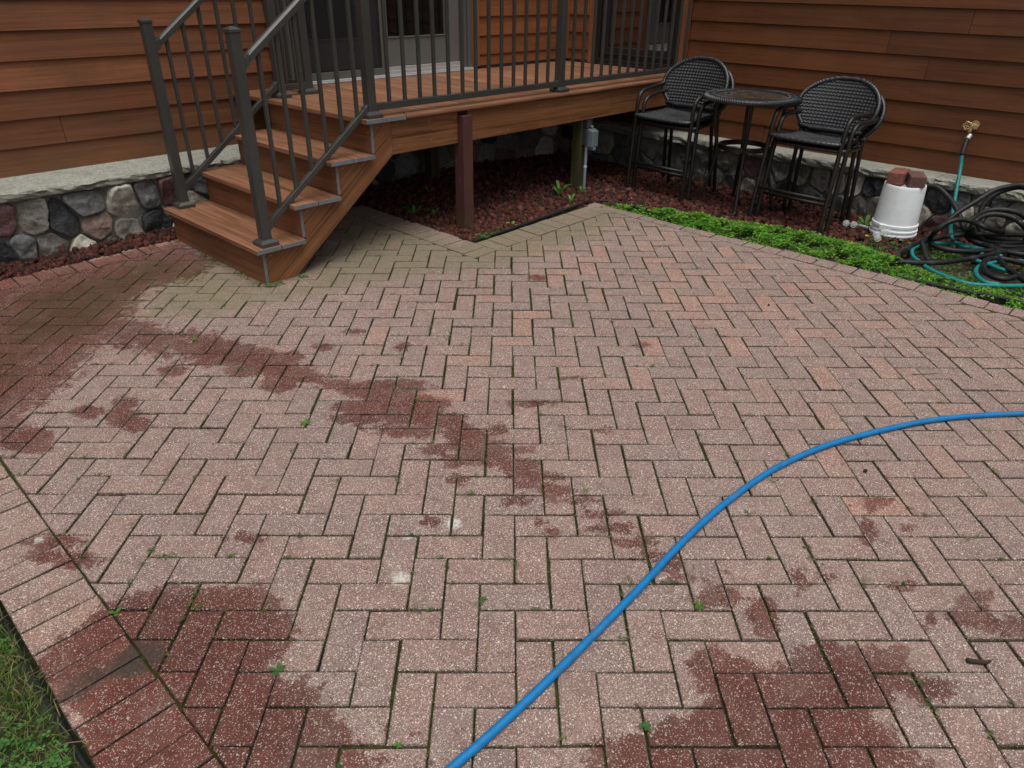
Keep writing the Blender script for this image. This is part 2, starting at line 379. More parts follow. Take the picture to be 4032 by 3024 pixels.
def thing(name, label, cat, loc=(0, 0, 0), group=None):
    o = bpy.data.objects.new(name, None); COL.objects.link(o); o.location = loc; o.empty_display_size = .1
    tag(o, label, cat, group); return o
def tag(o, label=None, cat=None, group=None, kind=None):
    if label: o['label'] = label
    if cat: o['category'] = cat
    if group: o['group'] = group
    if kind: o['kind'] = kind
    return o
def struct(o): o['kind'] = 'structure'; return o
def bulk(name, V, F, mat, tint=None, smooth=False):
    """fast mesh from arrays: V (n,3), F (m,k) with k corners each; tint per face (m,3)"""
    me = bpy.data.meshes.new(name); V = np.asarray(V, np.float32); F = np.asarray(F, np.int32)
    me.vertices.add(len(V)); me.vertices.foreach_set('co', V.ravel())
    k = F.shape[1]; me.loops.add(F.size); me.loops.foreach_set('vertex_index', F.ravel())
    me.polygons.add(len(F)); me.polygons.foreach_set('loop_start', np.arange(0, F.size, k, dtype=np.int32))
    me.update(calc_edges=True)
    if tint is not None:
        a = me.attributes.new('tint', 'FLOAT_COLOR', 'CORNER'); t = np.repeat(np.asarray(tint, np.float32), k, axis=0)
        a.data.foreach_set('color', np.c_[t, np.ones(len(t), np.float32)].ravel())
    if smooth: me.polygons.foreach_set('use_smooth', np.ones(len(F), bool))
    me.materials.append(mat); me.validate()
    o = bpy.data.objects.new(name, me); COL.objects.link(o); return o
def catmull(P, n=8, closed=False):
    P = [Vector(p) for p in P]; out = []; N = len(P)
    for i in range(N if closed else N - 1):
        g = (lambda k: P[k % N]) if closed else (lambda k: P[max(0, min(N - 1, k))])
        a, b, c, d = g(i - 1), g(i), g(i + 1), g(i + 2)
        for j in range(n):
            t = j / n; out.append(.5 * ((2 * b) + (-a + c) * t + (2 * a - 5 * b + 4 * c - d) * t * t + (-a + 3 * b - 3 * c + d) * t ** 3))
    if not closed: out.append(P[-1])
    return out
def pin(poly, X, Y):
    """signed-ish distance (positive inside) of points to polygon"""
    X = np.asarray(X, float); Y = np.asarray(Y, float); ins = np.zeros(X.shape, bool); d = np.full(X.shape, 1e9); n = len(poly)
    for i in range(n):
        x0, y0 = poly[i]; x1, y1 = poly[(i + 1) % n]
        cr = ((y0 > Y) != (y1 > Y)) & (X < (x1 - x0) * (Y - y0) / (y1 - y0 + 1e-12) + x0); ins ^= cr
        dx, dy = x1 - x0, y1 - y0; t = np.clip(((X - x0) * dx + (Y - y0) * dy) / (dx * dx + dy * dy + 1e-12), 0, 1)
        d = np.minimum(d, np.hypot(X - x0 - t * dx, Y - y0 - t * dy))
    return np.where(ins, d, -d)
# ------------------------------------------------------------------ materials
M_PAVER = mat_paver(); M_JOINT = mat_joint()
M_DECK = mat_wood("composite_decking", (.070, .030, .014), (.235, .108, .056), (.33, .170, .098), (1.7, 80.), .10, .5, bumpd=.0008)
M_FASCIA = mat_wood("composite_fascia", (.065, .027, .010), (.20, .084, .034), (.285, .132, .060), (1.1, 55.), .08, .5, bumpd=.0008)
M_RISER = mat_wood("composite_riser", (.095, .037, .016), (.20, .080, .036), (.265, .112, .054), (1.0, 40.), .10, .55, bumpd=.0008, weather=((.09, .055, .03), .4))
M_BEND = simple("grey_board_core", (.15, .165, .17), .8, nscale=30, namt=.45, bumpd=.003, bscale=90)
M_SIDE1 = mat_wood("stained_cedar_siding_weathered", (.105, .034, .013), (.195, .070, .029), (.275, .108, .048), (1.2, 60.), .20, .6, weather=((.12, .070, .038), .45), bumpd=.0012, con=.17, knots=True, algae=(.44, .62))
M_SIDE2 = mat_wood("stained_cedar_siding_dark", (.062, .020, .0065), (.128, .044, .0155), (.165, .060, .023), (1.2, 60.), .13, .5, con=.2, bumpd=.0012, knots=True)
M_SIDE3 = mat_wood("stained_cedar_siding_porch", (.10, .032, .010), (.195, .068, .023), (.25, .095, .034), (1.2, 60.), .16, .55, con=.2, bumpd=.0012, knots=True)
M_CASE = mat_wood("stained_cedar_trim", (.13, .046, .016), (.20, .078, .030), (.28, .12, .05), (1.5, 40.), .15, .5)
M_RAIL = mat_metal_paint()
M_DARKGAP = simple("gap_shade_black", (.012, .012, .012), .7)  # near-black paints the shade of gaps; also coats the hidden wall core
M_STONE = mat_stone(); M_LEDGE = mat_ledge()
M_MORTAR = simple("mortar", (.165, .155, .13), .95, nscale=30, namt=.3, bumpd=.006, bscale=50)
M_LAVA = mat_attrcol("red_lava_rock", .92, .5, 160, .003, .2)
M_LEAF = mat_leaf("clover_leaf")
M_SOIL = simple("bare_soil", (.045, .030, .020), .95, nscale=20, namt=.5, bumpd=.01, bscale=60)
M_TURF = simple("turf_ground", (.030, .040, .014), .95, nscale=14, namt=.5, bumpd=.01, bscale=60)

# ------------------------------------------------------------------ stain data (ground positions, metres)
WETP = [[(-0.589, 4.246), (-0.191, 4.038), (0.291, 3.98), (0.799, 3.956), (0.845, 3.42), (0.588, 3.249), (0.348, 3.248), (0.165, 3.076), (0.115, 2.922), (0.179, 2.741), (0.291, 2.478), (0.37, 2.221), (0.439, 2.05), (0.446, 1.884), (0.343, 1.927), (0.129, 2.239), (-0.062, 2.697), (-0.179, 2.715), (-0.259, 2.543), (-0.427, 2.428), (-0.552, 2.299), (-0.696, 2.065), (-0.813, 2.125), (-1.01, 2.77)], [(-0.944, 0.943), (-0.865, 1.026), (-0.707, 1.071), (-0.595, 1.026), (-0.373, 0.821), (-0.366, 0.73), (-0.383, 0.582), (-0.43, 0.552), (-0.502, 0.523), (-0.435, 0.394), (-0.462, 0.275), (-0.484, 0.102), (-0.976, 0.554), (-0.898, 0.728)], [(0.257, -0.224), (0.339, -0.245), (0.378, -0.318), (0.387, -0.379), (0.488, -0.42), (0.585, -0.467), (0.614, -0.53), (0.708, -0.628), (0.655, -0.657), (0.658, -0.701), (0.671, -0.773), (0.612, -0.769), (0.56, -0.677), (0.458, -0.646), (0.421, -0.712), (0.407, -0.825), (-0.033, -0.427), (-0.192, -0.232), (-0.077, -0.194), (0.061, -0.269), (0.191, -0.331)], [(0.972, -0.668), (0.998, -0.769), (1.117, -0.868), (1.022, -0.887), (0.911, -0.767), (0.889, -0.726), (0.889, -0.68)], [(-0.815, 0.508), (-0.786, 0.577), (-0.593, 0.429), (-0.362, 0.12), (-0.088, -0.216), (-0.138, -0.318), (-0.859, 0.404)], [(0.365, 1.965), (0.487, 1.78), (0.558, 1.635), (0.62, 1.421), (0.687, 1.287), (0.683, 1.081), (0.678, 0.917), (0.609, 0.873), (0.578, 0.996), (0.53, 1.022), (0.434, 1.075), (0.377, 1.202), (0.318, 1.333), (0.37, 1.453), (0.442, 1.379), (0.406, 1.521), (0.356, 1.653), (0.302, 1.821)], [(0.614, 1.202), (0.66, 1.03), (0.646, 0.835), (0.623, 0.646), (0.593, 0.446), (0.569, 0.231), (0.549, 0.023), (0.521, 0.038), (0.523, 0.215), (0.535, 0.418), (0.526, 0.515), (0.486, 0.631), (0.474, 0.759), (0.438, 0.919), (0.515, 1.06)], [(0.283, 2.56), (0.368, 2.306), (0.449, 2.107), (0.458, 1.903), (0.451, 1.726), (0.344, 1.778), (0.253, 1.929), (0.199, 2.074), (0.118, 2.218), (0.106, 2.424)]]
WETE = [(-0.289, 2.03, 0.049, -0.05, -0.034, -0.088), (-0.275, 1.943, 0.044, -0.045, -0.024, -0.059), (0.274, 1.81, 0.056, -0.057, -0.037, -0.062), (0.303, 2.017, 0.065, -0.067, -0.035, -0.062), (0.373, 1.824, 0.064, -0.065, -0.031, -0.05), (0.235, 2.037, 0.057, -0.059, -0.033, -0.061), (0.619, 1.451, 0.125, -0.128, -0.034, -0.043), (0.523, 1.455, 0.096, -0.098, -0.027, -0.036), (0.598, 1.271, 0.1, -0.103, -0.042, -0.05), (0.508, 1.311, 0.132, -0.136, -0.044, -0.055), (0.403, 1.42, 0.079, -0.081, -0.029, -0.041), (0.364, 1.335, 0.09, -0.093, -0.028, -0.038), (0.423, 1.146, 0.075, -0.077, -0.028, -0.035), (0.387, 1.215, 0.05, -0.052, -0.02, -0.026), (0.588, 0.94, 0.069, -0.071, -0.034, -0.036), (0.596, 1.096, 0.065, -0.066, -0.031, -0.035), (0.679, 0.892, 0.028, -0.028, -0.036, -0.036), (0.44, 0.96, 0.041, -0.042, -0.023, -0.027), (0.456, 0.838, 0.05, -0.051, -0.031, -0.033), (0.53, 0.867, 0.042, -0.044, -0.024, -0.026), (0.364, 0.775, 0.032, -0.033, -0.018, -0.019), (0.6, 0.67, 0.047, -0.049, -0.025, -0.023), (0.616, 0.757, 0.06, -0.062, -0.021, -0.02), (0.579, 0.573, 0.057, -0.059, -0.028, -0.025), (0.571, 0.469, 0.039, -0.04, -0.023, -0.02), (0.418, 0.545, 0.035, -0.036, -0.021, -0.02), (0.533, 0.564, 0.034, -0.035, -0.019, -0.017), (0.393, 0.413, 0.019, -0.02, -0.02, -0.018), (0.389, 0.354, 0.014, -0.015, -0.013, -0.011), (0.577, 0.392, 0.044, -0.045, -0.013, -0.011), (0.564, 0.302, 0.043, -0.044, -0.015, -0.011), (0.562, 0.207, 0.047, -0.048, -0.016, -0.012), (0.55, 0.126, 0.041, -0.042, -0.014, -0.01), (0.538, 0.049, 0.035, -0.036, -0.014, -0.009), (0.523, -0.075, 0.043, -0.045, -0.015, -0.009), (0.511, -0.166, 0.045, -0.046, -0.034, -0.019), (0.526, -0.009, 0.029, -0.03, -0.016, -0.011), (0.534, -0.312, 0.025, -0.026, -0.065, -0.033), (0.552, -0.282, 0.018, -0.019, -0.046, -0.023), (0.753, -0.313, 0.012, -0.012, -0.032, -0.015), (0.81, -0.358, 0.017, -0.018, -0.018, -0.008), (0.157, 0.672, 0.023, -0.024, -0.021, -0.024), (-0.305, 1.04, 0.036, -0.037, -0.013, -0.023), (0.614, 1.972, 0.04, -0.041, -0.021, -0.032), (0.875, 1.706, 0.028, -0.028, -0.024, -0.03), (1.269, -0.34, 0.035, -0.036, -0.04, -0.014), (1.099, -0.38, 0.019, -0.019, -0.057, -0.021), (1.211, -0.464, 0.021, -0.022, -0.023, -0.008), (1.047, -0.721, 0.028, -0.029, -0.023, -0.006), (0.953, -0.698, 0.022, -0.023, -0.047, -0.013), (0.969, 0.594, 0.015, -0.016, -0.018, -0.014), (0.825, 2.007, 0.032, -0.033, -0.015, -0.021), (1.979, 1.84, 0.038, -0.038, -0.037, -0.033), (1.697, 0.9, 0.019, -0.019, -0.024, -0.017), (1.22, 0.939, 0.057, -0.059, -0.013, -0.01), (0.933, 0.927, 0.081, -0.083, -0.019, -0.017), (-0.727, 1.446, 0.06, -0.062, -0.013, -0.04), (-0.702, 1.303, 0.049, -0.05, -0.013, -0.037), (-0.773, 1.405, 0.049, -0.051, -0.009, -0.03), (-0.24, 2.131, 0.04, -0.041, -0.02, -0.051), (0.013, 2.265, 0.043, -0.044, -0.022, -0.049), (-0.372, 2.165, 0.052, -0.053, -0.018, -0.051), (-0.603, 2.12, 0.073, -0.075, -0.029, -0.099), (0.442, 2.014, 0.06, -0.061, -0.029, -0.048), (0.982, 0.581, 0.013, -0.013, -0.016, -0.012), (0.935, -0.541, 0.024, -0.025, -0.015, -0.005), (0.853, -0.642, 0.013, -0.013, -0.031, -0.009), (0.607, -0.135, 0.01, -0.01, -0.01, -0.006)]
WHITE = [(0.202, 0.61), (-0.072, 0.542), (0.056, 0.667), (0.948, 1.102), (-0.754, 1.488)]
DIRT = [(-0.716, 0.809, 0.062, 1.25), (-0.747, 0.816, 0.055, 1.1), (-0.774, 0.815, 0.04, 0.85), (-0.802, 0.826, 0.04, 0.75), (-0.831, 0.833, 0.045, 0.8), (-0.864, 0.829, 0.05, 0.8), (-0.89, 0.826, 0.035, 0.65), (-0.691, 0.802, 0.045, 1.0), (-0.827, 0.904, 0.03, 0.5), (-0.786, 0.901, 0.03, 0.45), (-0.877, 0.88, 0.04, 0.5)]
ALGAE = [[(0.099, 2.939), (0.42, 3.419), (0.905, 3.536), (0.813, 2.921), (0.96, 2.771), (1.839, 3.469), (2.113, 3.347), (2.099, 2.645), (2.623, 2.682), (3.457, 2.498), (3.483, 2.133), (2.589, 2.023), (1.972, 2.057), (1.487, 2.338), (0.958, 2.489), (0.378, 2.655)]]
GREENWET = [[(-0.658, 2.951), (-0.27, 3.737), (0.7, 3.803), (0.788, 3.365), (0.324, 3.133), (0.109, 2.85), (-0.129, 2.8), (-0.314, 2.853), (-0.836, 2.148)]]
ST1 = [(-0.066, 0.253, 5), (0.085, 0.231, 0), (0.241, 0.193, 1), (0.396, 0.296, 2), (0.623, 0.244, 3), (0.418, 0.125, 4), (0.598, 0.06, 0), (0.772, 0.278, 2), (0.783, 0.074, 1), (0.91, 0.285, 5), (0.147, 0.079, 0), (-0.01, 0.105, 2), (-0.109, 0.08, 1), (0.323, 0.017, 3), (1.044, 0.197, 3), (1.097, 0.285, 2), (0.469, -0.018, 0)]
ST4 = [(3.056, 0.16, 0), (2.896, 0.097, 2), (3.326, 0.043, 2), (2.711, 0.138, 2), (2.555, 0.053, 0), (2.463, 0.176, 2), (2.274, 0.171, 0), (2.176, 0.069, 2), (2.004, 0.179, 5), (1.888, 0.096, 0), (1.781, 0.171, 0), (1.623, 0.153, 0), (1.44, 0.152, 0), (1.667, 0.027, 1), (1.504, 0.03, 2), (1.303, 0.133, 3), (1.179, 0.156, 3), (1.036, 0.171, 1), (1.113, 0.018, 0), (1.263, 0.01, 2), (2.069, -0.018, 0), (2.369, 0.024, 2), (3.133, 0.034, 2), (0.552, 0.153, 1), (0.54, -0.018, 5), (0.653, 0.036, 3), (0.427, 0.196, 2), (0.359, 0.107, 3), (0.278, 0.143, 0), (0.181, 0.117, 0), (0.09, 0.181, 0), (0.036, 0.057, 3), (0.294, 0.222, 0), (0.183, 0.226, 2), (0.139, -0.023, 3), (0.986, 0.047, 3)]
BLUE = [(-0.491, -0.001), (-0.339, -0.004), (-0.269, -0.007), (-0.095, -0.009), (0.161, -0.003), (0.366, 0.005), (0.655, 0.021), (0.899, 0.018), (1.182, -0.011), (1.466, -0.087), (1.764, -0.222), (1.997, -0.359), (2.256, -0.574), (2.454, -0.775)]
BLACK = [[(4.62, 0.601, 0.316), (4.62, 0.527, 0.318), (4.6, 0.443, 0.276), (4.55, 0.377, 0.236), (4.5, 0.318, 0.187), (4.45, 0.27, 0.137), (4.457, 0.226, 0.075), (4.472, 0.113, 0.045), (4.63, -0.085, 0.045), (4.711, -0.129, 0.135), (4.62, -0.023, 0.386), (4.62, 0.043, 0.419), (4.6, 0.123, 0.4), (4.55, 0.191, 0.367), (4.45, 0.247, 0.306), (4.35, 0.303, 0.246), (4.28, 0.353, 0.164), (4.236, 0.387, 0.105), (4.293, 0.399, 0.045), (4.198, 0.343, 0.045), (4.18, 0.252, 0.045), (4.243, 0.155, 0.045), (4.381, 0.038, 0.045), (4.519, -0.096, 0.045), (4.809, -0.139, 0.045), (4.6, -0.054, 0.345), (4.67, 0.046, 0.396), (4.67, 0.142, 0.363), (4.64, 0.196, 0.315), (4.6, 0.223, 0.257), (4.56, 0.217, 0.196), (4.5, 0.188, 0.145), (4.488, 0.142, 0.105), (4.674, 0.068, 0.045), (4.797, -0.051, 0.045), (4.5, -0.129, 0.215), (4.5, -0.032, 0.261), (4.48, 0.016, 0.28), (4.45, 0.091, 0.287), (4.42, 0.154, 0.272), (4.4, 0.204, 0.231), (4.37, 0.23, 0.189), (4.354, 0.217, 0.135), (4.532, 0.205, 0.045), (4.442, 0.105, 0.045), (4.439, -0.124, 0.045), (4.744, -0.152, 0.045), (4.42, -0.062, 0.217), (4.42, 0.002, 0.253), (4.4, 0.074, 0.267), (4.37, 0.138, 0.26), (4.34, 0.186, 0.222), (4.3, 0.187, 0.17), (4.501, 0.183, 0.075), (4.575, 0.068, 0.045), (4.706, -0.058, 0.045), (4.868, -0.121, 0.045), (4.701, -0.092, 0.12), (4.694, -0.044, 0.097), (4.539, 0.093, 0.105), (4.412, 0.216, 0.105), (4.355, 0.311, 0.083), (4.333, 0.378, 0.057), (4.214, 0.419, 0.045), (4.092, 0.373, 0.045), (3.863, 0.286, 0.045)], [(4.536, 0.054, 0.127), (4.24, 0.106, 0.21), (4.26, 0.198, 0.227), (4.26, 0.271, 0.222), (4.22, 0.328, 0.191), (4.198, 0.368, 0.135), (4.296, 0.422, 0.052), (4.126, 0.449, 0.045), (3.951, 0.456, 0.045), (3.831, 0.452, 0.045), (3.719, 0.411, 0.045), (3.734, 0.363, 0.045), (3.792, 0.291, 0.045), (3.892, 0.209, 0.045), (4.033, 0.137, 0.045), (4.191, 0.067, 0.045), (4.314, 0.023, 0.045), (4.427, -0.025, 0.045), (4.574, -0.097, 0.045), (4.706, -0.115, 0.045), (4.696, -0.06, 0.045), (4.611, 0.015, 0.045), (4.529, 0.058, 0.045), (4.366, 0.035, 0.045), (4.213, -0.022, 0.045), (4.065, -0.105, 0.045), (3.958, -0.182, 0.045), (3.879, -0.251, 0.045), (4.011, -0.264, 0.045), (4.029, -0.208, 0.045), (3.859, -0.15, 0.045), (3.832, -0.089, 0.045), (3.892, -0.027, 0.045), (4.008, 0.015, 0.045), (4.146, 0.027, 0.045), (4.221, -0.013, 0.045), (4.239, -0.081, 0.045), (4.227, -0.167, 0.045)]]
GREEN = [[(3.937, -0.283, 0.03), (3.849, -0.239, 0.03), (3.727, -0.118, 0.03), (3.652, -0.003, 0.03), (3.68, 0.116, 0.03), (3.744, 0.235, 0.03), (3.848, 0.326, 0.03), (3.924, 0.387, 0.03), (4.055, 0.434, 0.03), (4.168, 0.433, 0.03), (4.278, 0.394, 0.03), (4.354, 0.336, 0.03), (4.424, 0.26, 0.03), (4.391, 0.18, 0.03), (4.3, 0.089, 0.03), (4.144, 0.087, 0.03), (4.109, 0.006, 0.03), (4.062, -0.076, 0.03), (4.058, -0.196, 0.03), (4.218, -0.229, 0.03), (4.326, -0.141, 0.03), (4.266, -0.065, 0.03), (4.153, -0.005, 0.03), (4.047, 0.034, 0.03), (3.922, 0.03, 0.03), (3.81, -0.012, 0.03), (3.747, -0.067, 0.03), (3.766, -0.129, 0.03)], [(5.09, 0.517, 0.604), (5.06, 0.517, 0.574), (5.0, 0.507, 0.494), (4.95, 0.495, 0.396), (4.84, 0.455, 0.275), (4.72, 0.413, 0.169), (4.55, 0.36, 0.096), (4.35, 0.296, 0.083), (4.429, 0.285, 0.03), (4.377, 0.223, 0.03), (4.397, 0.167, 0.03), (4.4, 0.099, 0.03), (4.335, -0.014, 0.03)]]
SPIG = [(5.14, 0.543, 0.649), (5.08, 0.53, 0.6), (5.06, 0.533, 0.585), (4.99, 0.521, 0.493)]
WEEDS = [(0.191, 1.464), (0.042, 0.307), (0.221, 2.478), (0.632, 0.406), (0.032, -0.256), (0.448, -0.151), (-0.407, 0.133), (-0.493, 0.514), (-0.705, 1.008), (-0.366, 0.984)]
DAND = [[4.125, 0.903, 0.09], [4.132, 0.855, 0.09], [4.098, 0.644, 0.09], [4.135, 0.628, 0.09], [3.939, 0.626, 0.09], [4.019, 0.662, 0.09], [3.929, 0.692, 0.09]]
UWEED = [[3.428, 2.897, 0.038], [3.311, 2.686, 0.035], [3.617, 2.824, 0.04], [3.113, 3.128, 0.035], [2.569, 2.615, 0.024], [3.83, 2.728, 0.043], [2.257, 3.294, 0.024], [2.719, 3.664, 0.032], [2.363, 3.188, 0.025], [4.586, 0.918, 0.044]]

# ------------------------------------------------------------------ patio
def smooth01(v, a, b): t = np.clip((v - a) / (b - a), 0, 1); return t * t * (3 - 2 * t)
def stain_at(X, Y):
    X = np.asarray(X, float); Y = np.asarray(Y, float)
    wv = np.full(X.shape, -9.)
    for k, poly in enumerate(WETP):
        d = pin(poly, X, Y); soft = (.24, .07, .07, .07, .42, .10, .08, .09)[k]
        wv = np.maximum(wv, d / soft - (0, 0, 0, 0, .35, .42, .25, .1)[k])
    for cx, cy, ax, ay, bx, by in WETE:
        dx, dy = X - cx, Y - cy; det = ax * by - ay * bx
        u = (dx * by - dy * bx) / det; v = (ax * dy - ay * dx) / det
        rr = np.sqrt(u * u + v * v); size = min(math.hypot(ax, ay), math.hypot(bx, by))
        wv = np.maximum(wv, (1 - rr) * size / .05 + .06)
    wet = np.clip(.5 + wv * .5, 0, 1)
    alg = np.zeros(X.shape)
    for poly, amp, sf in ((ALGAE[0], .86, .35), (GREENWET[0], .70, .5)):
        alg = np.maximum(alg, 1.12 * amp * np.clip(.5 + pin(poly, X, Y) / sf, 0, 1))
    alg = np.maximum(alg, .52 * smooth01(X - Y * .0, 2.6, 3.4) * smooth01(Y, .2, 1.8))
    dirt = np.zeros(X.shape)
    for cx, cy, rad, amp in DIRT: dirt = np.maximum(dirt, amp * np.clip(1.3 - np.hypot(X - cx, Y - cy) / rad * .8, 0, 1))
    wh = np.zeros(X.shape)
    for k, (cx, cy) in enumerate(WHITE):
        rad = (.055, .055, .03, .022, .035)[k]
        wh = np.maximum(wh, .75 * np.clip(1.2 - np.hypot(X - cx, Y - cy) / rad, 0, 1))
    return np.stack([wet, alg, dirt, wh], -1)
class Patio:
    def __init__(s): s.V = []; s.F = []; s.B = []
    def brick(s, poly, gap=.0027, top=0., tilt=None, br=(.5, 0, .5), quadsplit=None, jit=True):
        """poly: CCW ground polygon of the brick cell"""
        P = [np.array(p, float) for p in poly]; n = len(P); gap = gap * rng.uniform(.7, 1.4) * (1 + .55 * math.exp(-((P[0][0] - 1.55) ** 2 + (P[0][1] - 1.75) ** 2) / .55))
        def inset(P, d):
            out = []
            for i in range(n):
                a, b, c = P[i - 1], P[i], P[(i + 1) % n]
                e1 = (b - a) / (np.linalg.norm(b - a) + 1e-9); e2 = (c - b) / (np.linalg.norm(c - b) + 1e-9)
                n1 = np.array([-e1[1], e1[0]]); n2 = np.array([-e2[1], e2[0]]); den = 1 + n1 @ n2
                out.append(b + (n1 + n2) * (d / max(den, .35)))
            return out
        ctr = sum(P) / n
        if jit:
            a = rng.normal(0, .006); R = np.array([[math.cos(a), -math.sin(a)], [math.sin(a), math.cos(a)]])
            sh = rng.normal(0, .0013, 2); P = [ctr + R @ (p - ctr) + sh for p in P]
        A = inset(P, gap); Bp = inset(P, gap + .0024); 
        tl = rng.normal(0, .006, 2); dz = rng.normal(0, .0011) + top
        def z(p, h): return gz(p[0], p[1]) + dz + (p - ctr) @ tl * .6 + h
        b = len(s.V)
        # chamfer ring and sides
        for p in A: s.V.append((p[0], p[1], z(p, -.045)))
        for p in A: s.V.append((p[0], p[1], z(p, -.0022)))
        for p in Bp: s.V.append((p[0], p[1], z(p, -.0004)))
        for i in range(n):
            j = (i + 1) % n
            s.F.append((b + i, b + j, b + n + j, b + n + i)); s.F.append((b + n + i, b + n + j, b + 2 * n + j, b + 2 * n + i)); s.B += [br, br]
        if n == 4:
            L1 = np.linalg.norm(Bp[1] - Bp[0]); L2 = np.linalg.norm(Bp[3] - Bp[0]); nu = max(1, int(round(L1 / .019))); nv = max(1, int(round(L2 / .019)))
            g = len(s.V)
            for jv in range(nv + 1):
                for iu in range(nu + 1):
                    u, v = iu / nu, jv / nv
                    p = (Bp[0] * (1 - u) + Bp[1] * u) * (1 - v) + (Bp[3] * (1 - u) + Bp[2] * u) * v
                    s.V.append((p[0], p[1], z(p, -.0004)))
            for jv in range(nv):
                for iu in range(nu):
                    a = g + jv * (nu + 1) + iu; s.F.append((a, a + 1, a + nu + 2, a + nu + 1)); s.B.append(br)
        else:
            c = sum(Bp) / n; s.V.append((c[0], c[1], z(c, -.0004))); ci = len(s.V) - 1
            s.V = s.V[:ci]
            for i in range(n):
                p0, p1 = Bp[i], Bp[(i + 1) % n]; N_ = max(1, int(math.ceil(max(np.linalg.norm(p1 - p0), np.linalg.norm(c - p0)) / .02))); ids = {}
                for u in range(N_ + 1):
                    for v in range(N_ + 1 - u):
                        q = c + (p0 - c) * (u / N_) + (p1 - c) * (v / N_); ids[u, v] = len(s.V); s.V.append((q[0], q[1], z(q, -.0004)))
                for u in range(N_):
                    for v in range(N_ - u):
                        s.F.append((ids[u, v], ids[u + 1, v], ids[u, v + 1])); s.B.append(br)
                        if u + v < N_ - 1: s.F.append((ids[u + 1, v], ids[u + 1, v + 1], ids[u, v + 1])); s.B.append(br)
    def build(s, name, mat):
        me = bpy.data.meshes.new(name); me.from_pydata(s.V, [], s.F)
        V = np.array(s.V); st = stain_at(V[:, 0], V[:, 1])
        a = me.attributes.new('stain', 'FLOAT_COLOR', 'POINT'); a.data.foreach_set('color', st.astype(np.float32).ravel())
        a = me.attributes.new('brick', 'FLOAT_COLOR', 'CORNER'); k = [len(f) for f in s.F]
        c = np.repeat(np.array(s.B, np.float32), k, axis=0); a.data.foreach_set('color', np.c_[c, np.ones(len(c), np.float32)].ravel())
        me.materials.append(mat); me.update(); o = bpy.data.objects.new(name, me); COL.objects.link(o); return o
def clip_half(P, ax, val, keep_less):
    out = []; n = len(P)
    for i in range(n):
        a, b = P[i], P[(i + 1) % n]; fa = (val - a[ax]) if keep_less else (a[ax] - val); fb = (val - b[ax]) if keep_less else (b[ax] - val)
        if fa >= 0: out.append(a)
        if fa * fb < 0:
            t = fa / (fa - fb); out.append((a[0] + (b[0] - a[0]) * t, a[1] + (b[1] - a[1]) * t))
    return out
def area(P): return .5 * sum(P[i][0] * P[(i + 1) % len(P)][1] - P[(i + 1) % len(P)][0] * P[i][1] for i in range(len(P)))
PX0, PX1, PY0, PY1 = -.713, 3.335, -2.6, 3.822; NX, NY = 1.95, 2.335     # field limits; notch corner below the deck
pat = Patio()
for i in range(-60, 75):
    for j in range(-50, 60):
        k = (i + j) % 4
        if k == 0: cells = ((i, j), (i + 2, j), (i + 2, j + 1), (i, j + 1))
        elif k == 2: cells = ((i, j), (i + 1, j), (i + 1, j + 2), (i, j + 2))
        else: continue
        P = [g2h(*c) for c in cells]
        cx, cy = sum(p[0] for p in P) / 4, sum(p[1] for p in P) / 4
        if not (PX0 - .15 < cx < PX1 + .15 and PY0 - .15 < cy < PY1 + .15): continue
        for ax, v, kl in ((0, PX0, False), (0, PX1, True), (1, PY0, False), (1, PY1, True)):
            if P: P = clip_half(P, ax, v, kl)
        if len(P) < 3: continue
        c1, c2 = clip_half(P, 0, NX, True), clip_half(P, 1, NY, True)
        a1, a2 = (area(c1) if len(c1) > 2 else 0), (area(c2) if len(c2) > 2 else 0)
        P = c1 if a1 > a2 else c2
        if len(P) < 3: continue
        Q = [P[q] for q in range(len(P)) if math.dist(P[q], P[q - 1]) > .004]
        if len(Q) < 3 or area(Q) < .0009: continue
        r = rng.random(3)
        orange = 0.
        dx = (cx - 2.15) ** 2 / .9 + (cy - 1.2) ** 2 / 1.6
        if rng.random() < .26 * math.exp(-dx * 1.1) + .07 * (cx > 1.9): orange = .25 + .40 * rng.random()
        pat.brick(Q, br=(r[0], orange, r[2]))
def soldier(x0, x1, y0, y1, red=0.):
    r = rng.random(3); pat.brick([(x0, y0), (x1, y0), (x1, y1), (x0, y1)], gap=.0023, br=(r[0], red * (.4 + .4 * r[1]), r[2]))
y = -2.6
while y < 3.8: soldier(-.915, -.7135, y, y + .1005, .55 if y < 1.1 else .2); y += .1005
x = -.95
while x < .80: soldier(x, x + .1005, 3.824, 4.0, .8); x += .1005
x = 2.15 + .001
while x < 3.33: soldier(x, x + .102, 2.337, 2.537); x += .102
y = 2.337
while y < 3.7: soldier(1.952, 2.15, y, y + .102); y += .102
y = 2.45
while y > -2.5:
    wob = .022 * math.sin(y * 2.1 + .6) + rng.normal(0, .003); soldier(3.34, 3.452 + wob, y - .118, y); y -= .1185
soldier(3.34, 3.45, 2.45, 2.56)
paving = struct(pat.build("patio_paving", M_PAVER))

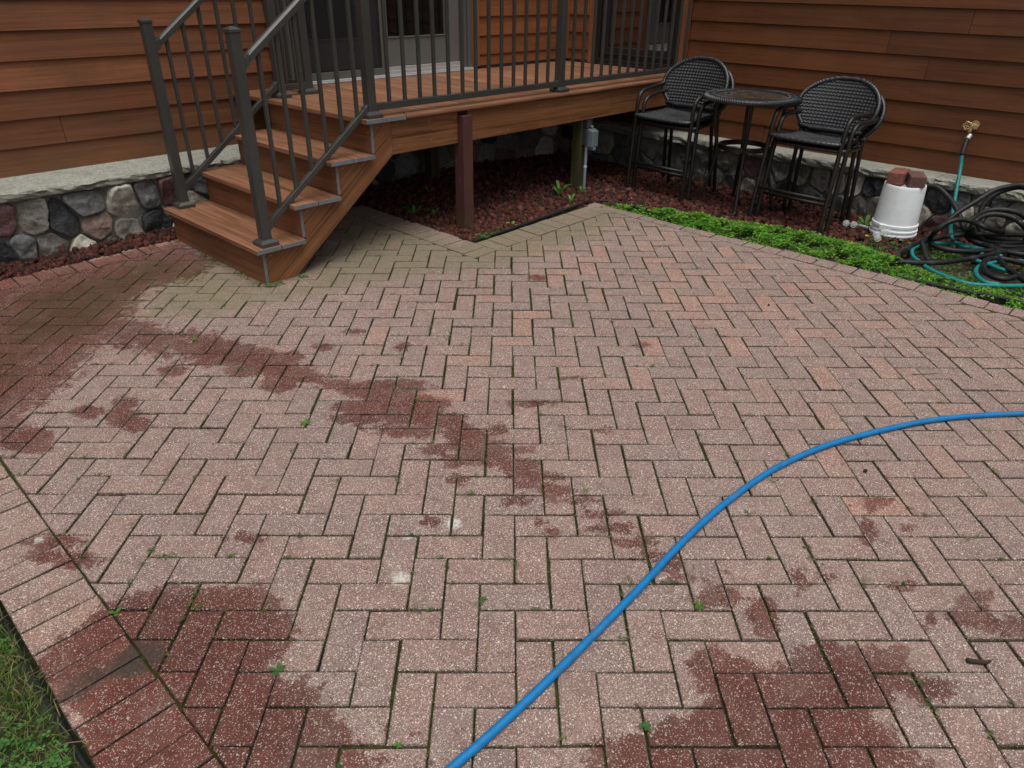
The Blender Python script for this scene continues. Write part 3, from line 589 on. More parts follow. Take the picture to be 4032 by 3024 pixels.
# sand and moss bed in the joints, and all the ground round the patio
def sheet(name, x0, x1, y0, y1, nx, ny, zf, mat):
    X, Y = np.meshgrid(np.linspace(x0, x1, nx + 1), np.linspace(y0, y1, ny + 1)); Z = zf(X, Y)
    V = np.stack([X, Y, Z], -1).reshape(-1, 3); I = np.arange(nx * ny); r = I // nx; c = I % nx; a = r * (nx + 1) + c
    return bulk(name, V, np.stack([a, a + 1, a + nx + 2, a + nx + 1], -1), mat, smooth=True)
struct(sheet("joint_sand", -.913, 3.45, -2.6, 4.0, 60, 80, lambda X, Y: gz(X, Y) - .0092 + 0.0018 * np.sin(X * 31) * np.sin(Y * 27), M_JOINT))
struct(sheet("planting_bed_soil", 3.44, 5.2, -4.0, 4.4, 40, 120, lambda X, Y: bed_z(X, Y) - .018, M_SOIL))
struct(sheet("soil_under_deck", 2.14, 3.44, 2.54, 4.4, 30, 40, lambda X, Y: bed_z(X, Y) - .022, M_SOIL))
struct(sheet("soil_by_wall", -4.5, 2.14, 3.99, 4.4, 60, 6, lambda X, Y: gz(X, Y) - .018, M_SOIL))
struct(sheet("lawn_ground", -40, 60, -60, 60, 50, 60, lambda X, Y: gz(X, Y) * 0 - .09, M_TURF))
struct(sheet("lawn_soil", -6, -.925, -6, 4.0, 40, 60, lambda X, Y: gz(X, Y) - .02, M_TURF))
# ------------------------------------------------------------------ house
house = thing("house", "house corner with stained brown lap siding over a fieldstone and limestone base", "house", (5.22, 4.40, 0))
ROW = .1555; RZ0 = 1.2354
def rows(zmin, zmax):
    k = math.floor((zmin - RZ0) / ROW); out = []
    z = RZ0 + k * ROW
    while z < zmax:
        a, b = max(z, zmin), min(z + ROW, zmax)
        if b - a > .01: out.append((a, b))
        z += ROW
    return out
def siding(mb, axis, plane, s0, s1, zmin, zmax, tone=None):
    """axis 'x': boards run along x on plane y=plane (facing -y); axis 'y': boards run along y on plane x=plane (facing -x)"""
    for a, b in rows(zmin, zmax):
        cuts = [s0]; s = s0 + rng.uniform(1.8, 7.0)
        while s < s1 - .8: cuts.append(s); s += rng.uniform(3.6, 6.0)
        cuts.append(s1)
        for c0, c1 in zip(cuts, cuts[1:]):
            c0 += .0012; c1 -= .0012; o0 = plane - .021 + rng.normal(0, .0008); o1 = plane - .0055; top = b + .008
            if axis == 'x': C = [(x, y, z) for z, yo in ((a, o0), (top, o1)) for y in (yo, plane) for x in (c0, c1)]
            else: C = [(x, y, z) for z, xo in ((a, o0), (top, o1)) for x in (xo, plane) for y in (c0, c1)]
            mb.hexa(C, None, 0, 0)
TOPZ = 3.0
mb = MB(); siding(mb, 'x', YW, -4.5, 1.90, .455, TOPZ)
mb.build("siding", M_SIDE1, house, bevel=.0015)
mb = MB(); siding(mb, 'x', YW, 3.99, 5.16, .835, TOPZ); siding(mb, 'x', YW, 1.90, 3.99, 2.98, TOPZ)
mb.build("siding", M_SIDE3, house, bevel=.0015)
mb = MB(); siding(mb, 'y', XW, 4.08, 4.34, .835, TOPZ)
mb.build("siding", M_SIDE3, house, bevel=.0015)
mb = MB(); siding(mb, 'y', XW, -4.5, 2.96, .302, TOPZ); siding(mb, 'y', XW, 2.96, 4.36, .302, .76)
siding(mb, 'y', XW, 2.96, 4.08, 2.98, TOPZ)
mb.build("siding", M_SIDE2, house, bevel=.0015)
mb = MB(); siding(mb, 'x', YW, 1.90, 5.18, .455, .76); mb.build("siding", M_SIDE1, house, bevel=.0015)
# wall core (sheathing) with openings
mb = MB()
mb.box(-4.5, 2.0, YW + .001, YW + .14, .0, TOPZ); mb.box(3.886, 5.36, YW + .001, YW + .14, .0, TOPZ)
mb.box(2.0, 3.886, YW + .001, YW + .14, .0, .80); mb.box(2.0, 3.886, YW + .001, YW + .14, 2.93, TOPZ)
mb.box(XW + .001, XW + .14, -4.5, 3.053, -.2, TOPZ); mb.box(XW + .001, XW + .14, 4.006, YW, -.2, TOPZ)
mb.box(XW + .001, XW + .14, 3.053, 4.006, -.2, .80); mb.box(XW + .001, XW + .14, 3.053, 4.006, 2.93, TOPZ)
mb.build("wall_sheathing", M_DARKGAP, house)
mb = MB(); mb.box(5.16, XW, YW - .062, YW, .835, TOPZ, 2); mb.box(5.165, XW - .003, YW - .06, YW, .835, TOPZ, 2) if False else None
mb.build("corner_board", M_CASE, house, bevel=.002)
for (a, b, c, d) in ((1.905, 1.998, YW - .027, YW), (3.888, 3.985, YW - .027, YW)):
    mb = MB(); mb.box(a, b, c, d, .83, 2.97, 2); mb.build("door_casing", M_CASE, house, bevel=.002)
for (a, b) in ((2.967, 3.052), (4.007, 4.079)):
    mb = MB(); mb.box(XW - .034, XW, a, b, .815, 2.97, 2); mb.build("window_casing", M_CASE, house, bevel=.002)
mb = MB(); mb.box(3.99, 5.20, YW - .018, YW, ZD + .001, .834); mb.box(XW - .018, XW, 2.95, YW - .02, ZD + .001, .814); mb.box(XW - .018, XW, 4.08, YW - .02, .8145, .834)
mb.build("base_gap_shade", M_DARKGAP, house)  # black strips stand in for the shaded gap between deck and siding
# --- patio door (left leaf behind an insect screen)
M_DOORGREY = simple("grey_door_paint", (.125, .124, .116), .45, nscale=8, namt=.06)
M_DOORFR = simple("bronze_grey_frame", (.095, .095, .082), .45, nscale=12, namt=.1)
M_ALU = simple("worn_aluminium_sill", (.55, .56, .55), .4, .6, nscale=40, namt=.2)
M_BLK = simple("black_window_frame", (.012, .013, .013), .4, nscale=20, namt=.2)
M_GLASS = mat_glass_pane("door_glass", (.010, .010, .009), (.02, 1.0)); M_GLASS3 = mat_glass_pane("window_glass", (.018, .014, .012), (.16, 1.2))
def mat_screen():
    n = NT("insect_screen_mesh"); d = n.n('ShaderNodeBsdfDiffuse'); n.inp(d, 'Color', (.035, .035, .036)); t = n.n('ShaderNodeBsdfTransparent')
    m = n.n('ShaderNodeMixShader'); n.inp(m, 0, .42); n.t.links.new(t.outputs[0], m.inputs[1]); n.t.links.new(d.outputs[0], m.inputs[2]); n.t.links.new(m.outputs[0], n.out.inputs[0]); return n.m
mb = MB(); mb.box(2.001, 2.045, YW - .03, YW + .12, .83, 2.90, 2); mb.box(3.842, 3.885, YW - .028, YW + .12, .83, 2.90, 2); mb.box(3.80, 3.84, YW - .012, YW + .12, .83, 2.90, 2); mb.box(3.768, 3.798, YW + .004, YW + .12, .83, 2.90, 2); mb.box(2.001, 3.885, YW - .03, YW + .12, 2.901, 2.929)
frame = mb.build("patio_door", M_DOORFR, house, bevel=.002)
def leaf(x0, x1, gx0, gx1, y):
    mb = MB(); mb.box(x0, gx0, y, y + .04, .886, 2.89, 2); mb.box(gx1, x1, y, y + .04, .886, 2.89, 2); mb.box(gx0, gx1, y, y + .04, .886, 1.100, 0); mb.box(gx0, gx1, y, y + .04, 2.78, 2.89, 0)
    mb.box(gx0, gx1, y - .008, y + .002, 1.0985, 1.108); mb.box(gx0 - .008, gx0 + .001, y - .008, y + .002, 1.1085, 2.7); mb.box(gx1 - .001, gx1 + .008, y - .008, y + .002, 1.1085, 2.7)
    mb.build("door_leaf", M_DOORGREY, frame, bevel=.0015)
    mb = MB(); mb.box(gx0 + .001, gx1 - .001, y + .012, y + .016, 1.101, 2.779); mb.build("glass_pane", M_GLASS, frame)
leaf(2.93, 3.766, 2.982, 3.603, YW + .012); leaf(2.047, 2.925, 2.173, 2.72, YW + .055)
mb = MB(); mb.box(2.06, 2.92, YW - .010, YW - .008, .886, 2.88); sc_ = mb.build("insect_screen", mat_screen(), frame)
mb = MB(); mb.box(2.047, 2.925, YW - .014, YW + .004, .834, .884); mb.box(2.047, 2.085, YW - .014, YW + .004, .8845, 2.88, 2); mb.box(2.895, 2.925, YW - .014, YW + .004, .8845, 2.88, 2); mb.build("screen_frame", M_DOORFR, frame, bevel=.002)
mb = MB(); mb.box(2.0, 3.90, YW - .075, YW + .10, .8115, .823); mb.box(2.0, 3.885, YW - .05, YW + .10, .8235, .832); mb.box(2.95, 3.765, YW - .022, YW + .01, .8325, .856); mb.box(2.95, 3.765, YW - .006, YW + .01, .8565, .884)
mb.build("threshold", M_ALU, frame, bevel=.002)
def room(name, x0, x1, y0, y1, z0, z1, mat):
    mb = MB(); c = [(x, y, z) for z in (z0, z1) for y in (y0, y1) for x in (x0, x1)]
    mb.hexa(c); return mb.build(name, mat, house)
M_ROOM = simple("dim_interior", (.10, .07, .05), .9)
room("interior", 1.8, 4.2, YW + .16, 7.2, .80, 3.0, M_ROOM); 
# --- dark framed glazed door on the right-hand wall
mb = MB(); mb.box(XW - .022, XW + .10, 3.054, 3.10, .83, 2.92, 2); mb.box(XW - .022, XW + .10, 3.955, 4.004, .83, 2.92, 2); mb.box(XW - .022, XW + .10, 3.10, 3.955, .83, .865, 1); mb.box(XW - .022, XW + .10, 3.10, 3.955, 2.88, 2.92, 1)
mb.box(XW - .05, XW + .02, 3.06, 4.0, .815, .829, 1)
w3 = mb.build("glazed_door", M_BLK, house, bevel=.002)
mb = MB(); x = XW + .004
mb.box(x, x + .05, 3.102, 3.19, .867, 2.878, 2); mb.box(x, x + .05, 3.872, 3.953, .867, 2.878, 2); mb.box(x, x + .05, 3.1905, 3.8715, .867, .968, 1); mb.box(x - .012, x - .0005, 3.12, 3.935, .90, .915, 1); mb.box(x, x + .05, 3.1905, 3.8715, 2.78, 2.878, 1)
mb.build("sash", M_BLK, w3, bevel=.003)
mb = MB(); mb.box(x + .02, x + .024, 3.191, 3.871, .9685, 2.7795); mb.build("glass_pane", M_GLASS3, w3)
mb = MB(); mb.box(XW + .15, 7.2, 2.6, 4.5, .80, 3.0); mb.build("interior", M_ROOM, house)

# --- stone base
def ledge(name, axis, s0, s1, outer, inner, zt_o, zt_i, thick, joints, material):
    mb = MB(); cuts = [s0] + [j for j in joints if s0 < j < s1] + [s1]
    for a, b in zip(cuts, cuts[1:]):
        a += .002; b -= .002; n = max(4, int((b - a) / .02))
        prof = [(1., zt_i), (.66, None), (.33, None), (.06, None), (0., None), (-.006, -.3), (-.004, -.62), (.01, -1.)]
        ringv = []
        r1 = rng.normal(0, 1, (n + 1, 16)); k5 = np.array([.25, .5, .25])
        for q in range(16): r1[:, q] = np.convolve(np.pad(r1[:, q], 1, mode='edge'), k5, 'valid') * 1.2
        for i in range(n + 1):
            s = a + (b - a) * i / n; ring = []
            pts = [(inner, zt_i), (outer + (inner - outer) * .6, zt_i + (zt_o - zt_i) * .4), (outer + (inner - outer) * .25, zt_i + (zt_o - zt_i) * .75), (outer + .022, zt_o), (outer + .006, zt_o - .006), (outer, zt_o - thick * .3), (outer + .001, zt_o - thick * .55), (outer + .004, zt_o - thick * .8), (outer + .012, zt_o - thick), (inner, zt_o - thick)]
            for q, (d, z) in enumerate(pts):
                amp = (0, .0012, .0012, .003, .0045, .007, .007, .007, .004, 0)[q]
                d2 = d + r1[i, q] * amp; z2 = z + r1[i, (q + 5) % 16] * (amp * .45)
                ring.append((s, d2, z2) if axis == 'x' else (d2, s, z2))
            ringv.append(ring)
        bidx = len(mb.v); m = len(ringv[0])
        for r in ringv: mb.v += r
        for i in range(n):
            for q in range(m - 1):
                f = (bidx + i * m + q, bidx + i * m + q + 1, bidx + (i + 1) * m + q + 1, bidx + (i + 1) * m + q)
                mb.f.append(f if axis == 'x' else f[::-1]); mb.uv += [(0, 0)] * 4; mb.rnd.append((.5, .5, .5)); mb.mi.append(0); mb.col.append((1, 1, 1))
        for i in (0, n):
            f = tuple(bidx + i * m + q for q in range(m)); mb.f.append(f if i else f[::-1]); mb.uv += [(0, 0)] * m; mb.rnd.append((.5,) * 3); mb.mi.append(0); mb.col.append((1, 1, 1))
    return mb.build(name, material, house)
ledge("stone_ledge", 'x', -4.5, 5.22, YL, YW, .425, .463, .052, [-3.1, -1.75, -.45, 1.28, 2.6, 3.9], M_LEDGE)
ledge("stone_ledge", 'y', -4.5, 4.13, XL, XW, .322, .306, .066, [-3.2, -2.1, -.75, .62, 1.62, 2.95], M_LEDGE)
TINTS = [(.165, .155, .13), (.028, .031, .034), (.12, .12, .12), (.44, .42, .35), (.22, .15, .125), (.11, .055, .055)]
from mathutils import noise as mnoise
def stones(name, axis, plane, s0, s1, z0, z1, seeds):
    """fieldstones bedded in mortar: rounded cells of a relaxed layout"""
    seeds = list(seeds)
    tries = 0
    while tries < 3000:
        tries += 1; s = rng.uniform(s0, s1); z = rng.uniform(z0, z1)
        if all(math.hypot(s - a, (z - b)) > .185 for a, b, c in seeds): seeds.append((s, z, int(rng.choice([0, 0, 0, 2, 2, 1, 3, 4, 5]))))
    mb = MB()
    for i, (s, z, c) in enumerate(seeds):
        P = [(s0, z0), (s1, z0), (s1, z1), (s0, z1)]
        for j, (a, b, _) in enumerate(seeds):
            if i == j or abs(a - s) > .5: continue
            mx, mz = (s + a) / 2, (z + b) / 2; nx, nz = a - s, b - z; out = []
            f = lambda p: -((p[0] - mx) * nx + (p[1] - mz) * nz)
            for q in range(len(P)):
                p0, p1 = P[q], P[(q + 1) % len(P)]; f0, f1 = f(p0), f(p1)
                if f0 >= 0: out.append(p0)
                if f0 * f1 < 0: t = f0 / (f0 - f1); out.append((p0[0] + (p1[0] - p0[0]) * t, p0[1] + (p1[1] - p0[1]) * t))
            P = out
            if len(P) < 3: break
        if len(P) < 3: continue
        cx, cz = sum(p[0] for p in P) / len(P), sum(p[1] for p in P) / len(P)
        # limit radius and resample by angle
        ang = np.linspace(0, 2 * math.pi, 28, endpoint=False); R = []
        for a in ang:
            dx, dz = math.cos(a), math.sin(a); best = .24
            for q in range(len(P)):
                (x0, y0), (x1, y1) = P[q], P[(q + 1) % len(P)]; den = dx * (y1 - y0) - dz * (x1 - x0)
                if abs(den) < 1e-9: continue
                t = ((x0 - cx) * (y1 - y0) - (y0 - cz) * (x1 - x0)) / den; u = ((x0 - cx) * dz - (y0 - cz) * dx) / den
                if t > 0 and -1e-6 <= u <= 1 + 1e-6: best = min(best, t)
            R.append(best)
        R = np.array(R) - .0045; 
        for _ in range(1): R = .25 * np.roll(R, 1) + .5 * R + .25 * np.roll(R, -1)
        R = np.maximum(R, .02) * (1 + .035 * np.sin(ang * 3 + rng.uniform(0, 6)) + rng.normal(0, .026, 28))
        c = TINTS[c]; vv = rng.uniform(.8, 1.2); tint = tuple(min(.6, x * vv) for x in c)
        dome = rng.uniform(.022, .04); b = len(mb.v); rings = [(1., .012), (.98, -.008), (.95, -.022), (.89, -.78 * dome - .005), (.80, -.92 * dome), (.64, -.97 * dome), (.45, -.99 * dome), (.25, -dome), (.1, -dome)]
        tiltx, tiltz = rng.normal(0, .12, 2)
        for t, d in rings:
            for a, r in zip(ang, R):
                jit = 0
                ds, dz2 = math.cos(a) * r * t, math.sin(a) * r * t
                dd = d + jit + (tiltx * ds + tiltz * dz2) * (t < .98)
                ss, zz = cx + ds, cz + dz2
                if t < .98: dd += (mnoise.noise(Vector((ss * 14, zz * 14, i * 7.3))) * .024 + mnoise.noise(Vector((ss * 38, zz * 38, i * 3.1))) * .014) * (1.1 - t * .5)
                mb.v.append((ss, plane + dd, zz) if axis == 'x' else (plane + dd, ss, zz))
        dc = -dome + mnoise.noise(Vector((cx * 14, cz * 14, i * 7.3))) * .020; mb.v.append((cx, plane + dc, cz) if axis == 'x' else (plane + dc, cx, cz)); ci = len(mb.v) - 1
        for k in range(len(rings) - 1):
            for q in range(28):
                q2 = (q + 1) % 28; f = (b + k * 28 + q, b + k * 28 + q2, b + (k + 1) * 28 + q2, b + (k + 1) * 28 + q)
                mb.f.append(f if axis == 'x' else f[::-1]); mb.uv += [(0, 0)] * 4; mb.rnd.append((.5,) * 3); mb.mi.append(0); mb.col.append(tint)
        k = len(rings) - 1
        for q in range(28):
            f = (b + k * 28 + q, b + k * 28 + (q + 1) % 28, ci); mb.f.append(f if axis == 'x' else f[::-1]); mb.uv += [(0, 0)] * 3; mb.rnd.append((.5,) * 3); mb.mi.append(0); mb.col.append(tint)
    return mb.build(name, M_STONE, house, smooth=True, attr_tint=True)
stones("fieldstones", 'x', 4.185, -3.0, 5.0, -.05, .372, ST1)
stones("fieldstones", 'y', 4.945, -3.0, 4.15, -.15, .256, ST4)
def mortar(name, axis, plane, s0, s1, z0, z1):
    ns, nz = int((s1 - s0) / .03), int((z1 - z0) / .03); Sx, Zz = np.meshgrid(np.linspace(s0, s1, ns + 1), np.linspace(z0, z1, nz + 1))
    D = plane + rng.normal(0, .003, Sx.shape) + .006 * np.sin(Sx * 23) * np.sin(Zz * 31)
    V = (np.stack([Sx, D, Zz], -1) if axis == 'x' else np.stack([D, Sx, Zz], -1)).reshape(-1, 3)
    I = np.arange(ns * nz); r = I // ns; c = I % ns; a = r * (ns + 1) + c; F = np.stack([a, a + 1, a + ns + 2, a + ns + 1], -1)
    o = bulk(name, V, F if axis == 'x' else F[:, ::-1], M_MORTAR, smooth=True); put(o, house); return o
mortar("mortar_bed", 'x', 4.182, -4.5, 5.2, -.1, .374); mortar("mortar_bed", 'y', 4.942, -4.5, 4.18, -.2, .258)
# ------------------------------------------------------------------ deck
deck = thing("deck", "low reddish brown composite deck in the house corner with one dark painted support post", "deck", (3.4, 3.6, 0))
mb = MB(); Zt, Zb = ZD, ZD - .025
bx = X0 + 3 * RUN - .042
mb.box(bx, bx + .142, 2.8145, YW - .02, Zb, Zt, 1); mb.box(bx, bx + .142, 2.812, 2.8145, Zb + .0005, Zt - .0005, 1, mi=1)
b2 = bx + .146; xe = b2 + .141
mb.prism([(b2, 2.8145), (xe, 2.8145), (xe + .072, 2.950), (xe + .002, 2.950), (xe, YW - .02), (b2, YW - .02)], 'z', Zb, Zt, grain_dir=(0, 1)); mb.box(b2, xe, 2.812, 2.8145, Zb + .0005, Zt - .0005, 1, mi=1)
x = xe + .006
while x < 5.19:
    mb.box(x, min(x + .1395, 5.20), 2.956, YW - .02, Zb, Zt, 1); x += .1437
mb.build("deck_boards", [M_DECK, M_BEND], deck, bevel=.0022, segs=2)
mb = MB(); mb.prism([(xe + .004, 2.812), (5.2, 2.812), (5.2, 2.951), (xe + .0775, 2.951)], 'z', Zb, Zt + .0003, grain_dir=(1, 0)); mb.build("edge_board", M_DECK, deck, bevel=.009, segs=3)
ZB = .586
mb = MB(); mb.box(1.768, 2.3045, YS, YS + .02, ZB, Zb - .001); mb.box(2.3915, 3.95, YS, YS + .02, ZB, Zb - .001); mb.box(3.9525, 5.2, YS, YS + .02, ZB, Zb - .001)
mb.build("fascia_board", M_FASCIA, deck, bevel=.0015)
M_SCREW = simple("screw_head", (.36, .26, .20), .4, .3)
mb = MB()
scr = None
def screw(parent, a, b, r):
    global scr
    if scr is None:
        mb = MB(); mb.tube([(0, 0, 0), (0, .003, 0)], .0038, 8); scr = bpy.data.meshes.new('screw'); scr.from_pydata(mb.v, [], mb.f); scr.materials.append(M_SCREW)
    o = bpy.data.objects.new('screw', scr); COL.objects.link(o); o.location = a; o.rotation_euler = (0, 0, 0 if r == 'y' else -math.pi / 2); put(o, parent)
for x in (1.80, 2.05, 2.27, 2.43, 2.78, 3.1, 3.45, 3.8, 4.2, 4.6):
    for z in (.625, .745):
        zz = z + random.uniform(-.012, .012); xx = x + random.uniform(-.03, .03); screw(deck, (xx, YS - .0012, zz), None, 'y')
M_PT = mat_wood("treated_timber", (.03, .035, .012), (.075, .075, .03), (.13, .12, .055), (1., 22.), .15, .8)
M_PTD = mat_wood("old_dark_joists", (.02, .016, .01), (.05, .04, .025), (.085, .065, .04), (1., 22.), .15, .85)
mb = MB(); mb.box(1.78, 5.18, YS + .021, YS + .058, .60, Zb - .001, 0)
x = 1.9
while x < 5.1: mb.box(x, x + .038, YS + .06, 4.37, .60, Zb - .001, 1); x += .4
mb.build("joists", M_PTD, deck)
M_POST = mat_wood("peeling_brown_post_paint", (.055, .021, .017), (.088, .036, .030), (.11, .048, .040), (1., 16.), .1, .45, weather=None)
def post_mat():
    n = NT("peeling_brown_paint"); p = n.geo(); f = n.noise(n.vmul(p, (1, 1, .14)), 60, 5, .65, .6); z = n.sep(p)[2]
    c = n.mix(n.noise(n.vmul(p, (1, 1, .2)), 20, 4), (.060, .022, .019), (.115, .048, .040)); c = n.mix(n.mapr(f, .66, .70, 0, .8), c, (.34, .24, .19))
    c = n.mix(n.math('MULTIPLY', n.mapr(z, .02, .13, .8, 0), n.mapr(n.noise(p, 20, 4), .3, .6, .2, 1)), c, (.09, .085, .03))
    n.bsdf(c, .5, 0, n.bump(f, .6, .002), .4); return n.m
mb = MB(); q = [(2.305, 2.7995), (2.342, 2.7995), (2.3445, 2.803), (2.347, 2.7995), (2.390, 2.7995), (2.390, 2.888), (2.305, 2.888)]
mb.prism(q, 'z', -.02, .757, grain_dir=(1, 0)); po = mb.build("support_post", post_mat(), deck, bevel=.003, segs=2)
mb = MB(); mb.box(3.668, 3.755, 2.905, 2.992, -.1, .60, 2); mb.build("support_post", M_PT, deck, bevel=.003)
mb = MB(); mb.box(3.0, 3.09, 3.95, 4.04, -.1, .60, 2); mb.build("support_post", M_PTD, deck, bevel=.003)
# ------------------------------------------------------------------ stairs
stairs = thing("deck_stairs", "four riser composite stairs leading up to the deck beside the house wall", "stairs", (X0, 3.4, 0))
YLf = 3.985
for k in range(3):
    xk = X0 + k * RUN; zt = T0 + k * RISE; mb = MB(); f = xk - .042; m = f + .150; e = X0 + (k + 1) * RUN - .001
    for a, b in ((f, m), (m + .004, e)):
        mb.box(a, b, 2.8145, YLf, zt - .025, zt, 1); mb.box(a + .0006, b - .0006, 2.812, 2.8145, zt - .0245, zt - .0008, 1, mi=1)
    mb.build("tread", [M_DECK, M_BEND], stairs, bevel=.0025, segs=2)
for k in range(4):
    xk = X0 + k * RUN; z0 = gz(xk, 3.4) - .02 if k == 0 else T0 + (k - 1) * RISE + .001; z1 = T0 + k * RISE - .026; mb = MB()
    mb.box(xk, xk + .019, 2.8445, YLf - .01, z0, z1, 1); mb.box(xk + .0006, xk + .0184, 2.842, 2.8445, z0, z1 - .001, 1, mi=1); mb.build("riser", [M_RISER, M_BEND], stairs, bevel=.0015)
poly = [(X0 + .021, -.02), (1.0, -.02)]
poly = [(X0 + .0205, gz(X0, YS) - .02), (.985, gz(1, YS) - .02), (1.7665, .586), (1.7665, ZD - .0262)]
for k in (3, 2, 1, 0):
    xk = X0 + k * RUN + .0205; poly.append((xk, T0 + k * RISE - .0262))
    if k: poly.append((xk, T0 + (k - 1) * RISE - .0262))
for nm, y0, y1 in (("stringer", YS, YS + .02), ("stringer", YLf - .035, YLf - .015)):
    mb = MB(); mb.prism(poly, 'y', y0, y1, grain_dir=(1, .77)); mb.build(nm, M_FASCIA, stairs, bevel=.0012)
mb = MB()
for k in range(4):
    for dx, dz in ((.035, -.045),): xx, zz = X0 + k * RUN + .02 + dx, T0 + k * RISE + dz - .01; screw(stairs, (xx, YS - .0012, zz), None, 'y')
    for y in (2.87, 3.38, 3.93):
        for z in (-.08,): xx, zz = X0 + k * RUN, T0 + k * RISE + z; screw(stairs, (xx - .0012, y, zz), None, 'x')
# ------------------------------------------------------------------ railings
PW = .0275; BW = .0098
def rail_post(parent, x, y, z0, z1, cap=True):
    mb = MB(); mb.box(x - PW, x + PW, y - PW, y + PW, z0 + .002, z1, 2); p = mb.build("post", M_RAIL, parent, bevel=.0025, segs=2)
    mb = MB(); h = .0525; t = .021
    mb.box(x - h, x + h, y - h, y + h, z0, z0 + t); 
    mb.hexa([(x + sx * r, y + sy * r, z) for z, r in ((z0 + t + .0002, h - .001), (z0 + .036, PW + .004)) for sy in (-1, 1) for sx in (-1, 1)])
    mb.build("base_plate", M_RAIL, p, bevel=.0015)
    if cap:
        mb = MB(); c = PW + .004; mb.box(x - c, x + c, y - c, y + c, z1, z1 + .014)
        mb.hexa([(x + sx * r, y + sy * r, z) for z, r in ((z1 + .0142, c), (z1 + .027, .008)) for sy in (-1, 1) for sx in (-1, 1)]); mb.build("post_cap", M_RAIL, p, bevel=.0012)
    return p
SL = RISE / RUN
def slope_bar(parent, name, y, x0, x1, zf, hgt, wid, chamfer=.0):
    """bar following z = zf(x) (its top), vertical ends"""
    mb = MB(); a, b = zf(x0), zf(x1); c = wid * .28
    prof = [(-wid / 2, -hgt), (wid / 2, -hgt), (wid / 2, -chamfer), (wid / 2 - c if chamfer else wid / 2, 0), (-wid / 2 + c if chamfer else -wid / 2, 0), (-wid / 2, -chamfer)] if chamfer else [(-wid / 2, -hgt), (wid / 2, -hgt), (wid / 2, 0), (-wid / 2, 0)]
    n = len(prof); bi = len(mb.v)
    for x, z in ((x0, a), (x1, b)): mb.v += [(x, y + p, z + q) for p, q in prof]
    for i in range(n): j = (i + 1) % n; mb.f.append((bi + i, bi + n + i, bi + n + j, bi + j)); mb.uv += [(0, 0)] * 4; mb.rnd.append((.5,) * 3); mb.mi.append(0); mb.col.append((1, 1, 1))
    mb.f.append(tuple(bi + i for i in range(n))); mb.f.append(tuple(bi + n + i for i in reversed(range(n)))); mb.uv += [(0, 0)] * (2 * n); mb.rnd += [(.5,) * 3] * 2; mb.mi += [0, 0]; mb.col += [(1, 1, 1)] * 2
    return mb.build(name, M_RAIL, parent, bevel=.003, segs=2)
def stair_rail(label, y, x_lo, x_hi, z_top, group):
    t = thing("stair_railing", label, "railing", (x_lo, y, 0), group)
    rail_post(t, x_lo, y, T0, z_top); rail_post(t, x_hi, y, ZD, ZD + 1.06)
    lo = lambda x: .418 + SL * (x - 1.0); hi = lambda x: 1.246 + SL * (x - 1.0)
    a, b = x_lo + PW, x_hi - PW
    slope_bar(t, "bottom_rail", y, a + .002, b - .002, lo, .040, .032); slope_bar(t, "top_rail", y, a + .002, b - .002, hi, .046, .050, .010)
    for f, nm, h, wd in ((lo, "bracket", .052, .040), (hi, "bracket", .058, .058)):
        slope_bar(t, nm, y, a, a + .026, lambda x: f(x) + .005, h, wd); slope_bar(t, nm, y, b - .026, b, lambda x: f(x) + .005, h, wd)
    for k in range(6 if y < 3.5 else 6):
        x = .990 + .1125 * k
        mb = MB(); mb.box(x - BW, x + BW, y - BW, y + BW, lo(x) - .012, hi(x) - .038, 2); mb.build("baluster", M_RAIL, t, bevel=.0015)
    return t
stair_rail("dark grey stair railing on the open side of the stairs, nearest the patio", 2.880, .8715, 1.648, 1.284, "sloped railings of the stairs")
stair_rail("dark grey stair railing behind, between the stairs and the siding wall", 3.930, .889, 1.686, 1.282, "sloped railings of the stairs")
def flat_rail(t, x0, y0, x1, y1, bal):
    d = Vector((x1 - x0, y1 - y0, 0)); L = d.length; d /= L; nrm = Vector((-d.y, d.x, 0))
    for nm, z, h, wd in (("bottom_rail", ZD + .036, .038, .032), ("top_rail", ZD + .92, .046, .05)):
        mb = MB(); C = [Vector((x0, y0, z)) + d * (L * u) + nrm * (wd * (v - .5)) + Vector((0, 0, h * w_)) for w_ in (0, 1) for v in (0, 1) for u in (0, 1)]
        mb.hexa(C); 
        for e0, e1 in ((-.001, .022), (L - .022, L + .001)):
            C = [Vector((x0, y0, z - .005)) + d * (e0 + (e1 - e0) * u) + nrm * ((wd + .01) * (v - .5)) + Vector((0, 0, (h + .010) * w_)) for w_ in (0, 1) for v in (0, 1) for u in (0, 1)]; mb.hexa(C)
        mb.build(nm, M_RAIL, t, bevel=.002)
    for (x, y) in bal:
        mb = MB(); mb.box(x - BW, x + BW, y - BW, y + BW, ZD + .0738, ZD + .925, 2); mb.build("baluster", M_RAIL, t, bevel=.0015)
DR = 2.882
t = thing("deck_railing", "long grey baluster railing along the front edge of the deck", "railing", (3.35, DR, ZD))
rail_post(t, 3.350, DR, ZD, ZD + 1.0)
flat_rail(t, 1.648 + PW, DR, 3.350 - PW, DR, [(1.791 + .1186 * k, DR) for k in range(13)])
flat_rail(t, 3.350 + PW, DR, 5.185, DR, [(3.491 + .1178 * k, DR) for k in range(14)])
t = thing("deck_railing", "short grey return railing on the deck between the stair top and the sliding door", "railing", (1.93, 3.98, ZD))
rail_post(t, 1.930, 3.980, ZD, ZD + 1.0)
flat_rail(t, 1.686 + PW, 3.975, 1.930 - PW, 3.975, [(1.765, 3.975), (1.85, 3.975)])
flat_rail(t, 1.930, 3.98 + PW, 1.930, 4.36, [(1.93, 4.10), (1.93, 4.20), (1.93, 4.30)])
